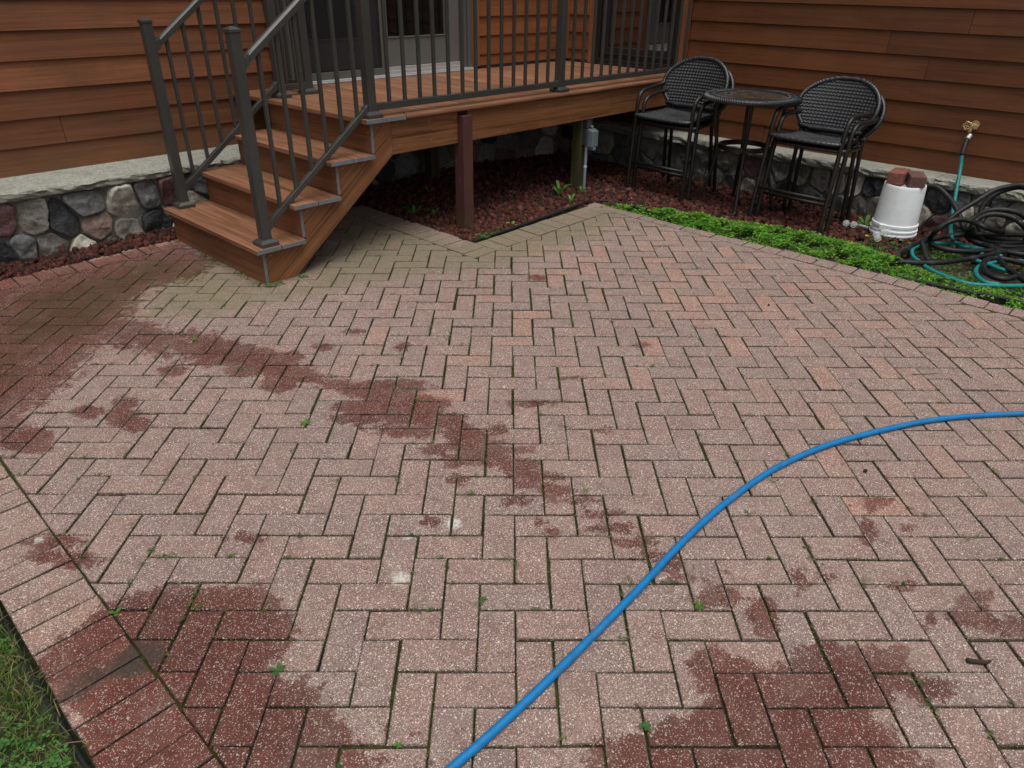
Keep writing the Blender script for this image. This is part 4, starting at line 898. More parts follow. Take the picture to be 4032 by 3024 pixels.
# ------------------------------------------------------------------ wicker counter chairs (stacked in pairs)
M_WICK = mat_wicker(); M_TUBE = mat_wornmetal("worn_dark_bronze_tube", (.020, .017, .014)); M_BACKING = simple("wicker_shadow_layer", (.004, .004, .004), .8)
def weave(mb, surf, inside, u0, u1, v0, v1, col=.026, row=.0108, r=.0046):
    """chevron weave: short round strands laid at alternating slants over surf(u,v) -> (point, normal)"""
    nv = int((v1 - v0) / row); st = col / 4
    for j in range(-1, nv + 2):
        run = []
        q = 0; u = u0
        while u <= u1 + st:
            ph = (u - u0) / col; tri = 2 * abs(ph - math.floor(ph + .5)) ; v = v0 + (j + .5) * row + .019 * (tri - .5)
            if inside(u, v) and inside(u, v + .004):
                pnt, nrm = surf(u, v); run.append(pnt + nrm * (.0036 * math.cos(math.pi * 2 * (u - u0) / (col * 1.0) + j * math.pi)))
            elif run:
                if len(run) > 2: mb.tube(run, r, 6, cap=False, flat=.7)
                run = []
            u += st
        if len(run) > 2: mb.tube(run, r, 6, cap=False, flat=.7)
def make_chair():
    """local frame: origin on the ground between the front legs, +x towards the back, faces -x"""
    t = bpy.data.objects.new("wicker_chair", None); COL.objects.link(t); t.empty_display_size = .1
    R = .0158
    for s in (-1, 1):
        arm = catmull([(-.005, s * .270, .0), (.022, s * .265, .30), (.048, s * .260, .57), (.060, s * .259, .665), (.085, s * .260, .722), (.135, s * .263, .748), (.21, s * .270, .754), (.30, s * .277, .757), (.365, s * .276, .762), (.415, s * .262, .775)], 6)
        mb = MB(); mb.tube(arm, R, 12); mb.build("leg", M_TUBE, t, smooth=True)
        mb = MB(); mb.tube([(-.005, s * .270, -.001), (-.005, s * .270, .028)], .0180, 12); mb.build("foot_cap", M_BACKING, t, smooth=False)
        rear = catmull([(.455, s * .232, .0), (.430, s * .222, .30), (.412, s * .212, .54), (.418, s * .207, .61), (.445, s * .20, .68)], 6)
        mb = MB(); mb.tube(rear, .0145, 12); mb.build("leg", M_TUBE, t, smooth=True)
        mb = MB(); mb.tube(catmull([(.050, s * .260, .575), (.22, s * .244, .572), (.412, s * .210, .567)], 5), .0095, 10); mb.build("seat_rail", M_TUBE, t, smooth=True)
    for z in (.215,):
        mb = MB(); mb.tube([(.014, -.267, z), (.014, .267, z)], .0120, 10); mb.build("stretcher", M_TUBE, t, smooth=True)
    # seat: rounded trapezoid, slightly dished
    def seat_half(x): return .252 - .10 * max(0, x) + .0 if x >= 0 else .252 * math.sqrt(max(0, 1 - (x / -.045) ** 2))
    def seat_s(u, v):  # u across y, v along x
        z = .588 - .012 * (1 - (u / .25) ** 2) - .01 * math.sin(min(1, max(0, v / .4)) * math.pi); return Vector((v + .035, u, z)), Vector((0, 0, 1))
    ins = lambda u, v: -.038 < v < .395 and abs(u) < (.245 - .09 * max(0, v)) * (1 if v > 0 else math.sqrt(max(0, 1 - (v / .046) ** 2)))
    mb = MB(); weave(mb, seat_s, ins, -.25, .25, -.04, .40)
    mb.build("seat", M_WICK, t, smooth=True)
    out = [(-.045 * math.cos(a), .25 * math.sin(a)) for a in np.linspace(-math.pi / 2, math.pi / 2, 13)] + [(.2, .232), (.40, .212), (.40, 0), (.40, -.212), (.2, -.232)]
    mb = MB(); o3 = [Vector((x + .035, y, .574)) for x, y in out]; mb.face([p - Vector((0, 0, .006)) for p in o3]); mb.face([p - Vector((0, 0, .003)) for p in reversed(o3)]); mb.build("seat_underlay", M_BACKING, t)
    front = catmull([(.045, -.250, .580)] + [(.035 - .045 * math.cos(a), .245 * math.sin(a), .578) for a in np.linspace(-math.pi / 2 + .2, math.pi / 2 - .2, 9)] + [(.045, .250, .580)], 6)
    mb = MB(); n = len(front)
    mb.tube(front, lambda q: .0135 + .0016 * math.sin(q * 260), 10); mb.build("seat_edge", M_WICK, t, smooth=True)
    # back shell: egg-shaped, leaning and curved round the sitter
    ZB0, ZB1 = .622, .955
    def back_s(u, v):
        tt = (v - ZB0) / (ZB1 - ZB0); x = .425 + .125 * tt + .02 * tt * tt - .62 * u * u * (.9 + .1 * tt)
        n = Vector((-1, 1.25 * u * -1., .30)); n.normalize(); return Vector((x, u, v)), n
    def halfw(v):
        tt = (v - ZB0) / (ZB1 - ZB0)
        if tt < 0 or tt > 1: return 0
        if tt < .45: return .195 + (.288 - .195) * math.sin(tt / .45 * math.pi / 2)
        return .288 * math.sqrt(max(0, 1 - ((tt - .45) / .55) ** 2.2))
    mb = MB(); weave(mb, back_s, lambda u, v: abs(u) < halfw(v) - .012, -.285, .285, ZB0 + .004, ZB1); mb.build("backrest", M_WICK, t, smooth=True)
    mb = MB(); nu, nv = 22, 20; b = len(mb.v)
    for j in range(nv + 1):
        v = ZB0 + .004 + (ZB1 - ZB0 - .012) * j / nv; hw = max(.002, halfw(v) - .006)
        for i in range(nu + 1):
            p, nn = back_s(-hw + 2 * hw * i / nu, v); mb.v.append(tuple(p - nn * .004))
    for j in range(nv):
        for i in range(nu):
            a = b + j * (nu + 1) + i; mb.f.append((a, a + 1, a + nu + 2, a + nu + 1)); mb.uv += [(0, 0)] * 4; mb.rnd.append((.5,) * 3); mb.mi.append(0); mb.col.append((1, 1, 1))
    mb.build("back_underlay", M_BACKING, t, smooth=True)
    rim = []
    for v in np.linspace(ZB0, ZB1 - .004, 26): rim.append((halfw(v), v))
    pts = [back_s(h, v)[0] for h, v in rim] + [back_s(-h, v)[0] for h, v in reversed(rim)]
    mb = MB(); pts = catmull(pts, 5, True); mb.tube(pts, lambda q: .0165 + .0022 * math.sin(q * 520), 10, closed=True); mb.build("back_rim", M_WICK, t, smooth=True)
    return t
chair0 = make_chair()
def dup(root):
    r = root.copy(); COL.objects.link(r)
    for ch in root.children:
        c = ch.copy(); COL.objects.link(c); c.parent = r
    return r
def place_chair(first, loc, rz, label):
    o = chair0 if first else dup(chair0)
    o.location = loc; o.rotation_euler = (0, math.radians(rz[1]), math.radians(rz[0])); tag(o, label, "chair", "black wicker chairs stacked in pairs"); return o
CH = [((4.130, 2.415), (-2, -3.2), True, "black wicker chair at the bottom of the stack beside the deck"), ((4.122, 1.292), (-2, 2.2), False, "black wicker chair at the bottom of the stack nearer the white bucket")]
CT_ = [((4.080, 2.440), (-2, -3.2), "black wicker chair on top of the stack beside the deck"), ((4.072, 1.317), (-2, 2.2), "black wicker chair on top of the stack nearer the white bucket")]
for (x, y), rz, first, lab in CH: place_chair(first, (x, y, float(bed_z(x + .2, y)) - .004), rz, lab)
for (x, y), rz, lab in CT_: place_chair(False, (x, y, float(bed_z(x + .2, y)) + .038), rz, lab)

# ------------------------------------------------------------------ bistro table
tx, ty = 4.335, 1.85; tz = .802; t = thing("bistro_table", "round black wicker bar table with a pebbled glass top between the chairs", "table", (tx, ty, 0))
RT = .345
M_TGLASS = None
def tglass():
    n = NT("pebbled_bronze_glass"); p = n.geo(); v = n.vor(p, 95); f = n.noise(p, 24, 5, .7)
    c = n.ramp(f, [(.3, (.020, .017, .012)), (.55, (.055, .048, .034)), (.75, (.13, .12, .095))])
    n.bsdf(c, n.mapr(f, .4, .7, .12, .45), 0, n.bump(v.outputs['Distance'], .5, .002), .6); return n.m
mb = MB(); mb.lathe([(0, tz - .006), (RT * .73, tz - .006), (RT * .73, tz - .001), (RT * .72, tz + .001), (0, tz + .001)], (tx, ty, 0), 64); mb.build("glass_top", tglass(), t)
mb = MB()
mb.lathe([(RT * .735, tz - .004), (RT * .76, tz + .006), (RT * .86, tz + .008), (RT * .95, tz + .004), (RT, tz - .006), (RT, tz - .022), (RT * .97, tz - .032), (RT * .80, tz - .028), (RT * .735, tz - .014)], (tx, ty, 0), 90)
NS = 120
for k in range(NS):
    a = 2 * math.pi * k / NS
    for (r0, r1, sgn) in ((.745, .815, 1), (.815, .885, -1), (.885, .955, 1)):
        P = []
        for q, (rr, h) in enumerate(((r0, .004), ((r0 + r1) / 2, .0115), (r1, .006))):
            aa = a + sgn * .03 * (q - 1); drop = -.006 * max(0, (rr - .88) / .1); P.append((tx + RT * rr * math.cos(aa), ty + RT * rr * math.sin(aa), tz + h + drop))
        mb.tube(P, .0042, 5, cap=False, flat=.6)
    P = [(tx + RT * r_ * math.cos(a + da), ty + RT * r_ * math.sin(a + da), tz + h) for r_, h, da in ((.95, .006, 0), (1.0, -.002, .02), (1.012, -.014, .035), (.995, -.028, .05))]
    mb.tube(P, .0058, 5, cap=False, flat=.6)
mb.build("wicker_rim", M_WICK, t, smooth=True)
mb = MB(); rz_ = .438; mb.lathe([(.165, rz_ - .018), (.188, rz_ - .018), (.188, rz_ + .018), (.165, rz_ + .018), (.165, rz_ - .018)], (tx, ty, 0), 56); mb.build("shelf_ring", M_TUBE, t, bevel=.002)
for a in (122, 209, 288, 30):
    a = math.radians(a); ca, sa = math.cos(a), math.sin(a); zb = float(bed_z(tx, ty)) - .008
    P = catmull([(tx + r_ * ca, ty + r_ * sa, z) for r_, z in ((.235, tz - .02), (.243, .70), (.236, .60), (.205, .47), (.195, .38), (.215, .25), (.255, .12), (.305, zb))], 6)
    mb = MB(); mb.tube(P, .0125, 12); mb.build("leg", M_TUBE, t, smooth=True)
# ------------------------------------------------------------------ bucket and the two pavers on it
bx_, by_ = 4.432, .682; bz = float(bed_z(bx_, by_)) + .010
t = thing("upturned_bucket", "white plastic bucket turned upside down beside the stone base", "bucket", (bx_, by_, bz))
M_PLAST = NT("dirty_white_plastic"); n = M_PLAST; p = n.geo(); f = n.noise(p, 18, 5, .65); c = n.mix(n.mapr(f, .45, .75, 0, .5), (.90, .93, .94), (.74, .76, .75)); sp = n.vor(p, 130); c = n.mix(n.math('MULTIPLY', n.math('LESS_THAN', sp.outputs['Distance'], n.mapr(n.sepc(sp.outputs['Color'])[0], .86, 1, 0, .3)), .6), c, (.25, .24, .22)); n.bsdf(c, .38, 0, n.bump(n.noise(p, 50, 4), .25, .001), .5); M_PLAST = n.m
HB = .352
mb = MB(); mb.lathe([(0, HB - .012), (.118, HB - .012), (.121, HB), (.128, HB + .001), (.131, HB - .006), (.132, HB - .02), (.1405, .092), (.148, .090), (.1485, .076), (.143, .073), (.1432, .056), (.152, .054), (.1525, .046), (.1435, .042), (.1438, .028), (.153, .026), (.1535, .018), (.145, .013), (.145, 0), (.141, 0)], (bx_, by_, bz), 64); mb.build("shell", M_PLAST, t, smooth=True).modifiers.new('e', 'EDGE_SPLIT').split_angle = math.radians(28)
mb = MB(); a = math.radians(168)
for q in (168,):
    a = math.radians(q); cx, cy = bx_ + .147 * math.cos(a), by_ + .147 * math.sin(a); mb.box(cx - .006, cx + .006, cy - .022, cy + .022, bz + .052, bz + .092)
mb.build("handle_lug", M_PLAST, t, bevel=.003)
mb = MB(); P = catmull([(bx_ + .150 * math.cos(math.radians(q)), by_ + .150 * math.sin(math.radians(q)), bz + .068 - .02 * abs(q - 168) / 60) for q in (168, 150, 130, 112, 100)] , 5); mb.tube(P, .0022, 6)
mb.build("wire_bail", M_TUBE, t, smooth=True)
mb = MB(); mb.tube([(bx_ - .13, by_ + .125, bz + .045), (bx_ - .145, by_ + .205, bz + .052)], .0105, 12); mb.build("bail_grip", simple("grey_grip", (.25, .25, .24), .6), t, smooth=True)
def loose_paver(cx, cy, z, ang, lab, dims, br):
    M = mat_loose(br); mb = MB(); a = math.radians(ang); ca, sa = math.cos(a), math.sin(a); lx, ly, lz = dims
    P = [(cx + ca * sx * lx / 2 - sa * sy * ly / 2, cy + sa * sx * lx / 2 + ca * sy * ly / 2, z + sz * lz) for sz in (0, 1) for sy in (-1, 1) for sx in (-1, 1)]
    mb.hexa(P); o = mb.build("loose_paver", M, bevel=.005, segs=2); tag(o, lab, "brick", "loose pavers on the upturned bucket"); return o
def mat_loose(br):
    n = NT("loose_paver_concrete"); p = n.geo(); f = n.noise(p, 140, 4, .7); g = n.noise(p, 18, 4, .6); v = n.vor(p, 210)
    c = n.mix(n.mapr(g, .35, .65), br, tuple(x * .62 for x in br)); c = n.mix(1., c, n.ramp(f, [(.25, (.65,) * 3), (.75, (1.35,) * 3)]), 'MULTIPLY')
    c = n.mix(n.math('MULTIPLY', n.math('LESS_THAN', v.outputs['Distance'], n.mapr(n.sepc(v.outputs['Color'])[0], .7, 1, 0, .4)), .7), c, (.5, .42, .35)); n.bsdf(c, .9, 0, n.bump(f, .7, .002), .2); return n.m
loose_paver(bx_ + .005, by_ + .060, bz + HB + .002, 6, "reddish paver brick on the bucket, nearer the chairs", (.20, .10, .075), (.26, .095, .070))
loose_paver(bx_ + .012, by_ - .052, bz + HB + .002, 24, "duller brown paver brick on the bucket, nearer the hoses", (.20, .10, .070), (.17, .085, .075))
# ------------------------------------------------------------------ hoses, faucet
M_BLUE = mat_hose("blue_rubber_hose", (.001, .175, .43), (.003, .12, .31), .42); M_BLKH = mat_hose("black_rubber_hose", (.006, .006, .007), (.015, .015, .015), .42); M_TEAL = mat_hose("teal_vinyl_hose", (.006, .22, .205), (.010, .15, .14), .35)
P = catmull([(x, y, gz(x, y) + .0115) for x, y in BLUE], 14); mb = MB(); mb.tube(P, .0112, 16); o = mb.build("blue_hose", M_BLUE, smooth=True); tag(o, "bright blue garden hose curving across the brick patio", "hose")
t = thing("black_hose", "thick black rubber hose piled in loose coils beside the stone base", "hose", (4.4, .1, .05))
for s in BLACK:
    P = catmull(s, 8); mb = MB(); mb.tube(P, .0165, 12); mb.build("hose_length", M_BLKH, t, smooth=True)
t = thing("teal_hose", "teal green garden hose rising from the ground coils to the wall faucet", "hose", (4.3, .2, .05))
GREEN[1][:3] = SPIG[1:]
for s in GREEN:
    P = catmull(s, 8); mb = MB(); mb.tube(P, .0125, 12); mb.build("hose_length", M_TEAL, t, smooth=True)
mb = MB(); mb.tube(catmull(GREEN[1], 8)[8:18], .0160, 12); mb.build("black_sleeve", M_BLKH, t, smooth=True)
sp2, sp1 = Vector(SPIG[2]), Vector(SPIG[1]); mb = MB(); mb.tube([sp2 + (sp2 - sp1) * .2, sp2 + (sp1 - sp2) * 1.3], .0165, 16); mb.build("coupling", M_ALU, t, smooth=False)
fx, fy, fz = SPIG[0]; t = thing("wall_faucet", "brass hose faucet on the dark siding above the teal hose", "faucet", (XW, fy, fz))
M_BRASS = simple("weathered_brass", (.50, .34, .17), .5, .55, nscale=60, namt=.4, bumpd=.001)
fz += .012
mb = MB(); mb.tube([(XW - .018, fy, fz), (fx + .01, fy, fz), (fx - .045, fy, fz - .004)], .014, 16); mb.tube([(fx - .03, fy, fz), (fx - .052, fy - .002, fz - .04)], .013, 14)
mb.build("valve_body", M_BRASS, t, smooth=True)
mb = MB(); mb.tube([(XW - .030, fy, fz), (XW - .018, fy, fz)], .030, 20); mb.build("wall_flange", M_BRASS, t)
mb = MB(); c0 = Vector((fx - .045, fy, fz)); R_ = .024
for k in range(16):
    pass
ring = [(fx - .050, fy + .022 + R_ * math.cos(a) * (1 + .12 * math.cos(5 * a)), fz + .004 + R_ * math.sin(a) * (1 + .12 * math.cos(5 * a))) for a in np.linspace(0, 2 * math.pi, 40, endpoint=False)]
mb.tube(ring, .0062, 8, closed=True)
for a in (0, 1.256, 2.51, 3.77, 5.03): mb.tube([(fx - .050, fy + .022, fz + .004), (fx - .050, fy + .022 + R_ * math.cos(a), fz + .004 + R_ * math.sin(a))], .004, 6)
mb.build("handwheel", M_BRASS, t, smooth=True)
mb = MB(); mb.tube([(fx - .045, fy - .03, fz + .003), (fx - .045, fy - .03, fz + .004 + .0)], .01, 8) if False else mb.box(fx - .056, fx - .046, fy - .045, fy - .012, fz - .015, fz + .018); mb.build("vacuum_breaker", M_BRASS, t, bevel=.006, segs=3)
# ------------------------------------------------------------------ outlet box on the treated post
M_GALV = simple("galvanised_box", (.10, .105, .105), .45, .5, nscale=30, namt=.35); M_PVC = simple("grey_conduit", (.17, .20, .23), .5, nscale=10, namt=.1)
t = thing("outlet_box", "grey weatherproof outlet box with a bubble cover on the treated deck post", "outlet box", (3.71, 2.88, .5))
mb = MB(); mb.box(3.690, 3.752, 2.862, 2.9035, .515, .625); mb.build("upper_box", M_GALV, t, bevel=.003)
mb = MB(); mb.box(3.678, 3.756, 2.855, 2.9035, .385, .508); mb.build("lower_box", M_GALV, t, bevel=.003)
def clearplastic():
    n = NT("cloudy_plastic_cover"); b = n.bsdf((.30, .35, .39, 1), .25, 0, None, .6); n.inp(b, 'Transmission Weight', .55); n.inp(b, 'IOR', 1.3); return n.m
mb = MB(); mb.hexa([(3.680 + .008 * q, 2.853 - .055 * (1 - v) + .0, z) for q, v, z in ((0, 0, .378), (9.5, 0, .378), (0, 1, .378), (9.5, 1, .378), (0, 0, .50), (9.5, 0, .50), (0, 1, .515), (9.5, 1, .515))]); mb.build("bubble_cover", clearplastic(), t, bevel=.008, segs=3)
mb = MB(); mb.box(3.70, 3.735, 2.799, 2.853, .352, .377); mb.box(3.712, 3.728, 2.83, 2.853, .516, .535); mb.build("cover_latch", M_PVC, t, bevel=.004)
mb = MB(); mb.tube(catmull([(3.700, 2.872, .385), (3.690, 2.862, .32), (3.668, 2.845, .22), (3.655, 2.835, .12), (3.650, 2.830, .02)], 6), .0125, 14); mb.build("conduit", M_PVC, t, smooth=True)
mb = MB(); mb.tube([(3.673, 2.849, .232), (3.669, 2.846, .218)], .0165, 14); mb.tube([(3.652, 2.832, .045), (3.652, 2.832, .036)], .016, 14); mb.build("conduit_strap", M_ALU, t)
# ------------------------------------------------------------------ black plastic edging
M_EDGE = simple("black_plastic_edging", (.012, .012, .013), .5, nscale=30, namt=.4, bumpd=.002)
def edging(P, lab, r=.010):
    P = catmull(P, 6); mb = MB(); mb.tube(P, r, 8); 
    for a, b in zip(P, P[1:]):
        d = (b - a); nrm = Vector((-d.y, d.x, 0)).normalized() * .002; lo = Vector((0, 0, .06))
        mb.hexa([a - nrm - lo, b - nrm - lo, a + nrm - lo, b + nrm - lo, a - nrm, b - nrm, a + nrm, b + nrm])
    o = mb.build("edging_strip", M_EDGE); tag(o, lab, "edging"); return o
edging([(-.926 + .004 * math.sin(y * 5), y, gz(-.92, y) - .013) for y in np.linspace(-2.6, 3.9, 26)], "black plastic edging strip between the brick border and the lawn", .0055)
edging([(2.16, 2.57, gz(2.2, 2.55) - .002), (2.5, 2.552, gz(2.5, 2.55) + .010), (2.9, 2.560, gz(2.9, 2.55) + .014), (3.2, 2.570, gz(3.2, 2.55) + .016), (3.40, 2.585, gz(3.4, 2.55) + .014)], "black plastic edging strip between the brick border and the lava rock under the deck", .010)
edging([(3.475, 2.54, gz(3.4, 2.5) + .014), (3.55, 2.40, gz(3.5, 2.4) + .014), (3.51, 2.10, gz(3.5, 2.1) + .008), (3.50, 1.7, gz(3.5, 1.7) - .012), (3.49, 1.2, gz(3.5, 1.2) - .014), (3.49, .6, gz(3.5, .6) - .014), (3.49, .3, gz(3.5, .3) + .0), (3.50, .0, gz(3.5, 0) + .008), (3.56, -.3, gz(3.5, -.3) + .006), (3.6, -1.5, gz(3.5, -1.5))], "black plastic edging strip running along the clover", .009)
# ------------------------------------------------------------------ lava rock mulch
def icos(sub=1):
    bm = bmesh.new(); bmesh.ops.create_icosphere(bm, subdivisions=sub, radius=1); V = np.array([v.co[:] for v in bm.verts]); F = np.array([[v.index for v in f.verts] for f in bm.faces]); bm.free(); return V, F
def rocks(name, pts, smin, smax, label=None, zf=bed_z):
    V0, F0 = icos(1); n = len(pts); nv = len(V0)
    X, Y = pts[:, 0], pts[:, 1]; sc_ = rng.uniform(smin, smax, n) * rng.choice([1, 1, 1, 1.35], n)
    A = rng.normal(size=(n, 3, 3)); Q = np.linalg.qr(A)[0]; ax = rng.uniform(.6, 1.1, (n, 1, 3))
    W_ = V0[None] * (1 + rng.normal(0, .16, (n, nv, 1))) * ax * sc_[:, None, None]; W_ = np.einsum('nij,nkj->nki', Q, W_)
    W_[..., 0] += X[:, None]; W_[..., 1] += Y[:, None]; W_[..., 2] += (zf(X, Y) + rng.uniform(-.3, .75, n) * sc_)[:, None]
    F = (F0[None] + (np.arange(n) * nv)[:, None, None]).reshape(-1, 3)
    base = np.array([(.085, .028, .020), (.115, .036, .025), (.055, .024, .019), (.13, .055, .040), (.040, .026, .021)])
    T = base[rng.choice(5, n, p=[.35, .25, .2, .1, .1])] * rng.uniform(.5, 1.15, (n, 1)); T = np.repeat(T, len(F0), axis=0)
    return bulk(name, W_.reshape(-1, 3), F, M_LAVA, T)
def scatter(n, x0, x1, y0, y1, keep=None):
    P = np.c_[rng.uniform(x0, x1, n), rng.uniform(y0, y1, n)]
    if keep is not None: P = P[keep(P[:, 0], P[:, 1])]
    return P
clov_out = lambda y: np.interp(y, [-.6, .0, .25, .45, .75, 1.0, 1.3, 1.6, 1.85, 2.2, 2.45], [3.78, 3.72, 3.74, 3.86, 3.98, 3.96, 3.90, 3.78, 3.66, 3.62, 3.52])
p1 = scatter(7200, 3.47, 4.93, .45, 4.15, lambda x, y: (x > np.where(y < 2.3, clov_out(y) - .05, 3.47)))
p1b = scatter(1500, 4.3, 4.93, -3, .5)
p2 = scatter(5200, 2.15, 3.5, 2.57, 4.15); p3 = scatter(3800, -3.2, 2.15, 3.985, 4.17, lambda x, y: (x < .85) | (y > 3.99))
# a low ridge of rock against the wall on the left
tag(rocks("lava_rock", np.concatenate([p1, p2, p1b]), .011, .024), "dark red lava rock mulch under the deck and behind the chairs", "lava rock", kind='stuff')
tag(rocks("lava_rock", p3, .010, .021, zf=lambda x, y: gz(x, y) - .002 + (y - 3.98) * .10), "dark red lava rock strip along the stone base left of the stairs", "lava rock", kind='stuff')
tag(rocks("lava_rock", np.concatenate([scatter(30, 3.25, 3.4, 2.25, 2.5), np.array([(2.72, 2.50), (3.33, 2.2), (.9, 3.3), (.70, 3.25), (.72, 3.55)])]), .008, .014, zf=lambda x, y: gz(x, y) + .003), "few lava rock pieces strayed onto the bricks", "lava rock", kind='stuff') if False else None
# ------------------------------------------------------------------ clover strip, grass, weeds
def leaflets(name, P, H, size, cols, label=None, cat=None, tilt=.5, mat=None):
    """P (n,3) stem tops; each gets three heart-shaped leaflets"""
    n = len(P); base = np.array([(0, 0), (.42, .30), (.95, .34), (1.05, .12), (.92, 0), (1.05, -.12), (.95, -.34), (.42, -.30)]); m = len(base)
    ang0 = rng.uniform(0, 2 * math.pi, n); s = rng.uniform(size[0], size[1], n); tl = rng.normal(0, tilt * .5, (n, 2))
    Vs = []; Fs = []; Ts = []
    col = np.array(cols); T = col[rng.integers(0, len(col), n)] * rng.uniform(.75, 1.3, (n, 1)); o = 0
    for q in range(3):
        a = ang0 + q * 2 * math.pi / 3 + rng.normal(0, .12, n); ca, sa = np.cos(a), np.sin(a)
        bx = base[None, :, 0] * s[:, None]; by = base[None, :, 1] * s[:, None] * 1.15
        lx = bx * ca[:, None] - by * sa[:, None]; ly = bx * sa[:, None] + by * ca[:, None]; lift = rng.uniform(-.15, .45, n)
        lz = lift[:, None] * bx + lx * tl[:, :1] + ly * tl[:, 1:]
        V = np.stack([P[:, :1] + lx, P[:, 1:2] + ly, P[:, 2:3] + lz], -1); Vs.append(V.reshape(-1, 3))
        idx = (np.arange(n) * m)[:, None] + o
        for f in ((0, 1, 2, 3), (0, 3, 4, 4), (0, 5, 6, 7), (0, 4, 5, 5)):
            if f[2] == f[3]: continue
            Fs.append(idx + np.array(f)[None]); Ts.append(T)
        Fs.append(idx + np.array((0, 3, 4, 5))[None]); Ts.append(T)
        o += n * m
    if H is not None:   # stems
        w_ = .0007; b = o; A = np.array([(-w_, 0), (w_, 0)]); root = P.copy(); root[:, 2] -= H; root[:, :2] += rng.normal(0, .008, (n, 2))
        V = np.stack([root + np.array([-w_, 0, 0]), root + np.array([w_, 0, 0]), P + np.array([w_, 0, 0]), P + np.array([-w_, 0, 0])], 1).reshape(-1, 3); Vs.append(V)
        Fs.append((np.arange(n) * 4)[:, None] + b + np.arange(4)[None]); Ts.append(T * .8)
    ob = bulk(name, np.concatenate(Vs), np.concatenate(Fs), mat or M_LEAF, np.concatenate(Ts))
    if label: tag(ob, label, cat, kind='stuff')
    return ob
GRN = [(.085, .27, .018), (.12, .34, .028), (.055, .19, .014), (.20, .36, .04), (.15, .22, .05)]
def clover_h(x, y):
    o = clov_out(y); u = (x - 3.47) / np.maximum(.05, o - 3.47); dens = smooth01(y, .18, .5) * (1 - smooth01(y, 2.05, 2.4))
    return .008 + .060 * np.clip(np.sin(np.clip(u, 0, 1) * math.pi), 0, 1) ** .6 * (.35 + .65 * dens) * (.75 + .35 * np.sin(x * 21 + y * 13) * np.sin(y * 17))
n = 24000; y = rng.uniform(-.6, 2.46, n); o_ = clov_out(y); x = 3.447 + (o_ - 3.44) * rng.random(n) + rng.normal(0, .015, n)
keep = rng.random(n) < np.where(y < .25, .38, np.where(y > 2.0, .30, .95)) * np.clip(.62 + .9 * np.sin(x * 17 + y * 6) * np.sin(y * 15 - x * 7) + .35 * np.sin(y * 41), .12, 1); x, y = x[keep], y[keep]
H = clover_h(x, y) * rng.uniform(.45, 1.1, len(x)); leaflets("clover", np.c_[x, y, bed_z(x, y) + H], H, (.006, .0135), GRN, "bright green clover strip growing between the bricks and the lava rock", "clover")
# sparser ground cover round the hoses and among the rock
x = rng.uniform(3.5, 4.5, 7000); y = rng.uniform(-1.2, .75, 7000); k_ = (np.sin(x * 9 + y * 4) + np.sin(y * 13 - x * 5) + rng.normal(0, .8, 7000)) > .1; x, y = x[k_], y[k_]
H = rng.uniform(.006, .03, len(x)); leaflets("ground_cover", np.c_[x, y, bed_z(x, y) + H], H, (.006, .011), [(.06, .17, .02), (.08, .22, .03), (.05, .13, .02)], "patchy low green ground cover around the hoses", "ground cover")
x = rng.uniform(2.3, 4.6, 900); y = rng.uniform(.8, 2.9, 900); k_ = (np.sin(x * 7 + y * 11) + rng.normal(0, .5, 900) > 1.0) & ((x > 3.6) | (y > 2.6)); x, y = x[k_], y[k_]
H = rng.uniform(.004, .02, len(x)) + .012; leaflets("seedlings", np.c_[x, y, bed_z(x, y) + H], H, (.004, .009), [(.07, .16, .02), (.10, .17, .04)], "tiny green seedlings scattered through the lava rock", "seedlings")
def blades(name, P, Hh, wd, cols, label, cat, lean=.5):
    n = len(P); a = rng.uniform(0, 2 * math.pi, n); ln = rng.normal(0, lean, n); d = np.c_[np.cos(a), np.sin(a)]; sd_ = np.c_[-np.sin(a), np.cos(a)]
    rows_ = []
    for t_, w_ in ((0, 1.), (.4, .9), (.75, .6), (1., .08)):
        c = P.copy(); c[:, :2] += d * (ln * Hh * t_ ** 1.8)[:, None]; c[:, 2] += Hh * t_ * (1 - .25 * np.abs(ln) * t_)
        for s in (-1, 1): q = c.copy(); q[:, :2] += sd_ * (wd * w_ * s)[:, None]; rows_.append(q)
    V = np.stack(rows_, 1).reshape(-1, 3); I = (np.arange(n) * 8)[:, None]; F = np.concatenate([I + np.array([2 * k, 2 * k + 1, 2 * k + 3, 2 * k + 2])[None] for k in range(3)])
    col = np.array(cols); T = col[rng.integers(0, len(col), n)] * rng.uniform(.7, 1.3, (n, 1)); T = np.concatenate([T] * 3)
    ob = bulk(name, V, F, M_LEAF, T)
    if label: tag(ob, label, cat, kind='stuff')
    return ob
GR = [(.11, .17, .028), (.125, .18, .04), (.065, .10, .022), (.21, .19, .08), (.24, .18, .09)]
n = 30000; x = -.922 - np.abs(rng.normal(0, .33, n)) ; y = rng.uniform(-.9, 2.3, n); dens = np.clip((-.922 - x) / .04, .35, 1); k_ = rng.random(n) < dens * (.75 + .25 * np.sin(x * 19 + y * 7)); x, y = x[k_], y[k_]
Hh = rng.uniform(.015, .05, len(x)); blades("grass", np.c_[x, y, gz(x, y) - .018], Hh, rng.uniform(.0010, .0019, len(x)), GR, "lawn grass mixed with clover beside the brick border", "grass", .9)
n = 26000; x = rng.uniform(-4.5, -1.1, n); y = rng.uniform(-3, 3.9, n); blades("grass", np.c_[x, y, gz(x, y) - .018], rng.uniform(.02, .06, n), rng.uniform(.0018, .003, n), GR, "lawn further out beyond the patio", "grass", .8)
n = 1500; x = -.94 - np.abs(rng.normal(0, .16, n)); y = rng.uniform(.2, 1.7, n); k_ = np.sin(x * 23 + y * 9) + rng.normal(0, .6, n) > .15; x, y = x[k_], y[k_]
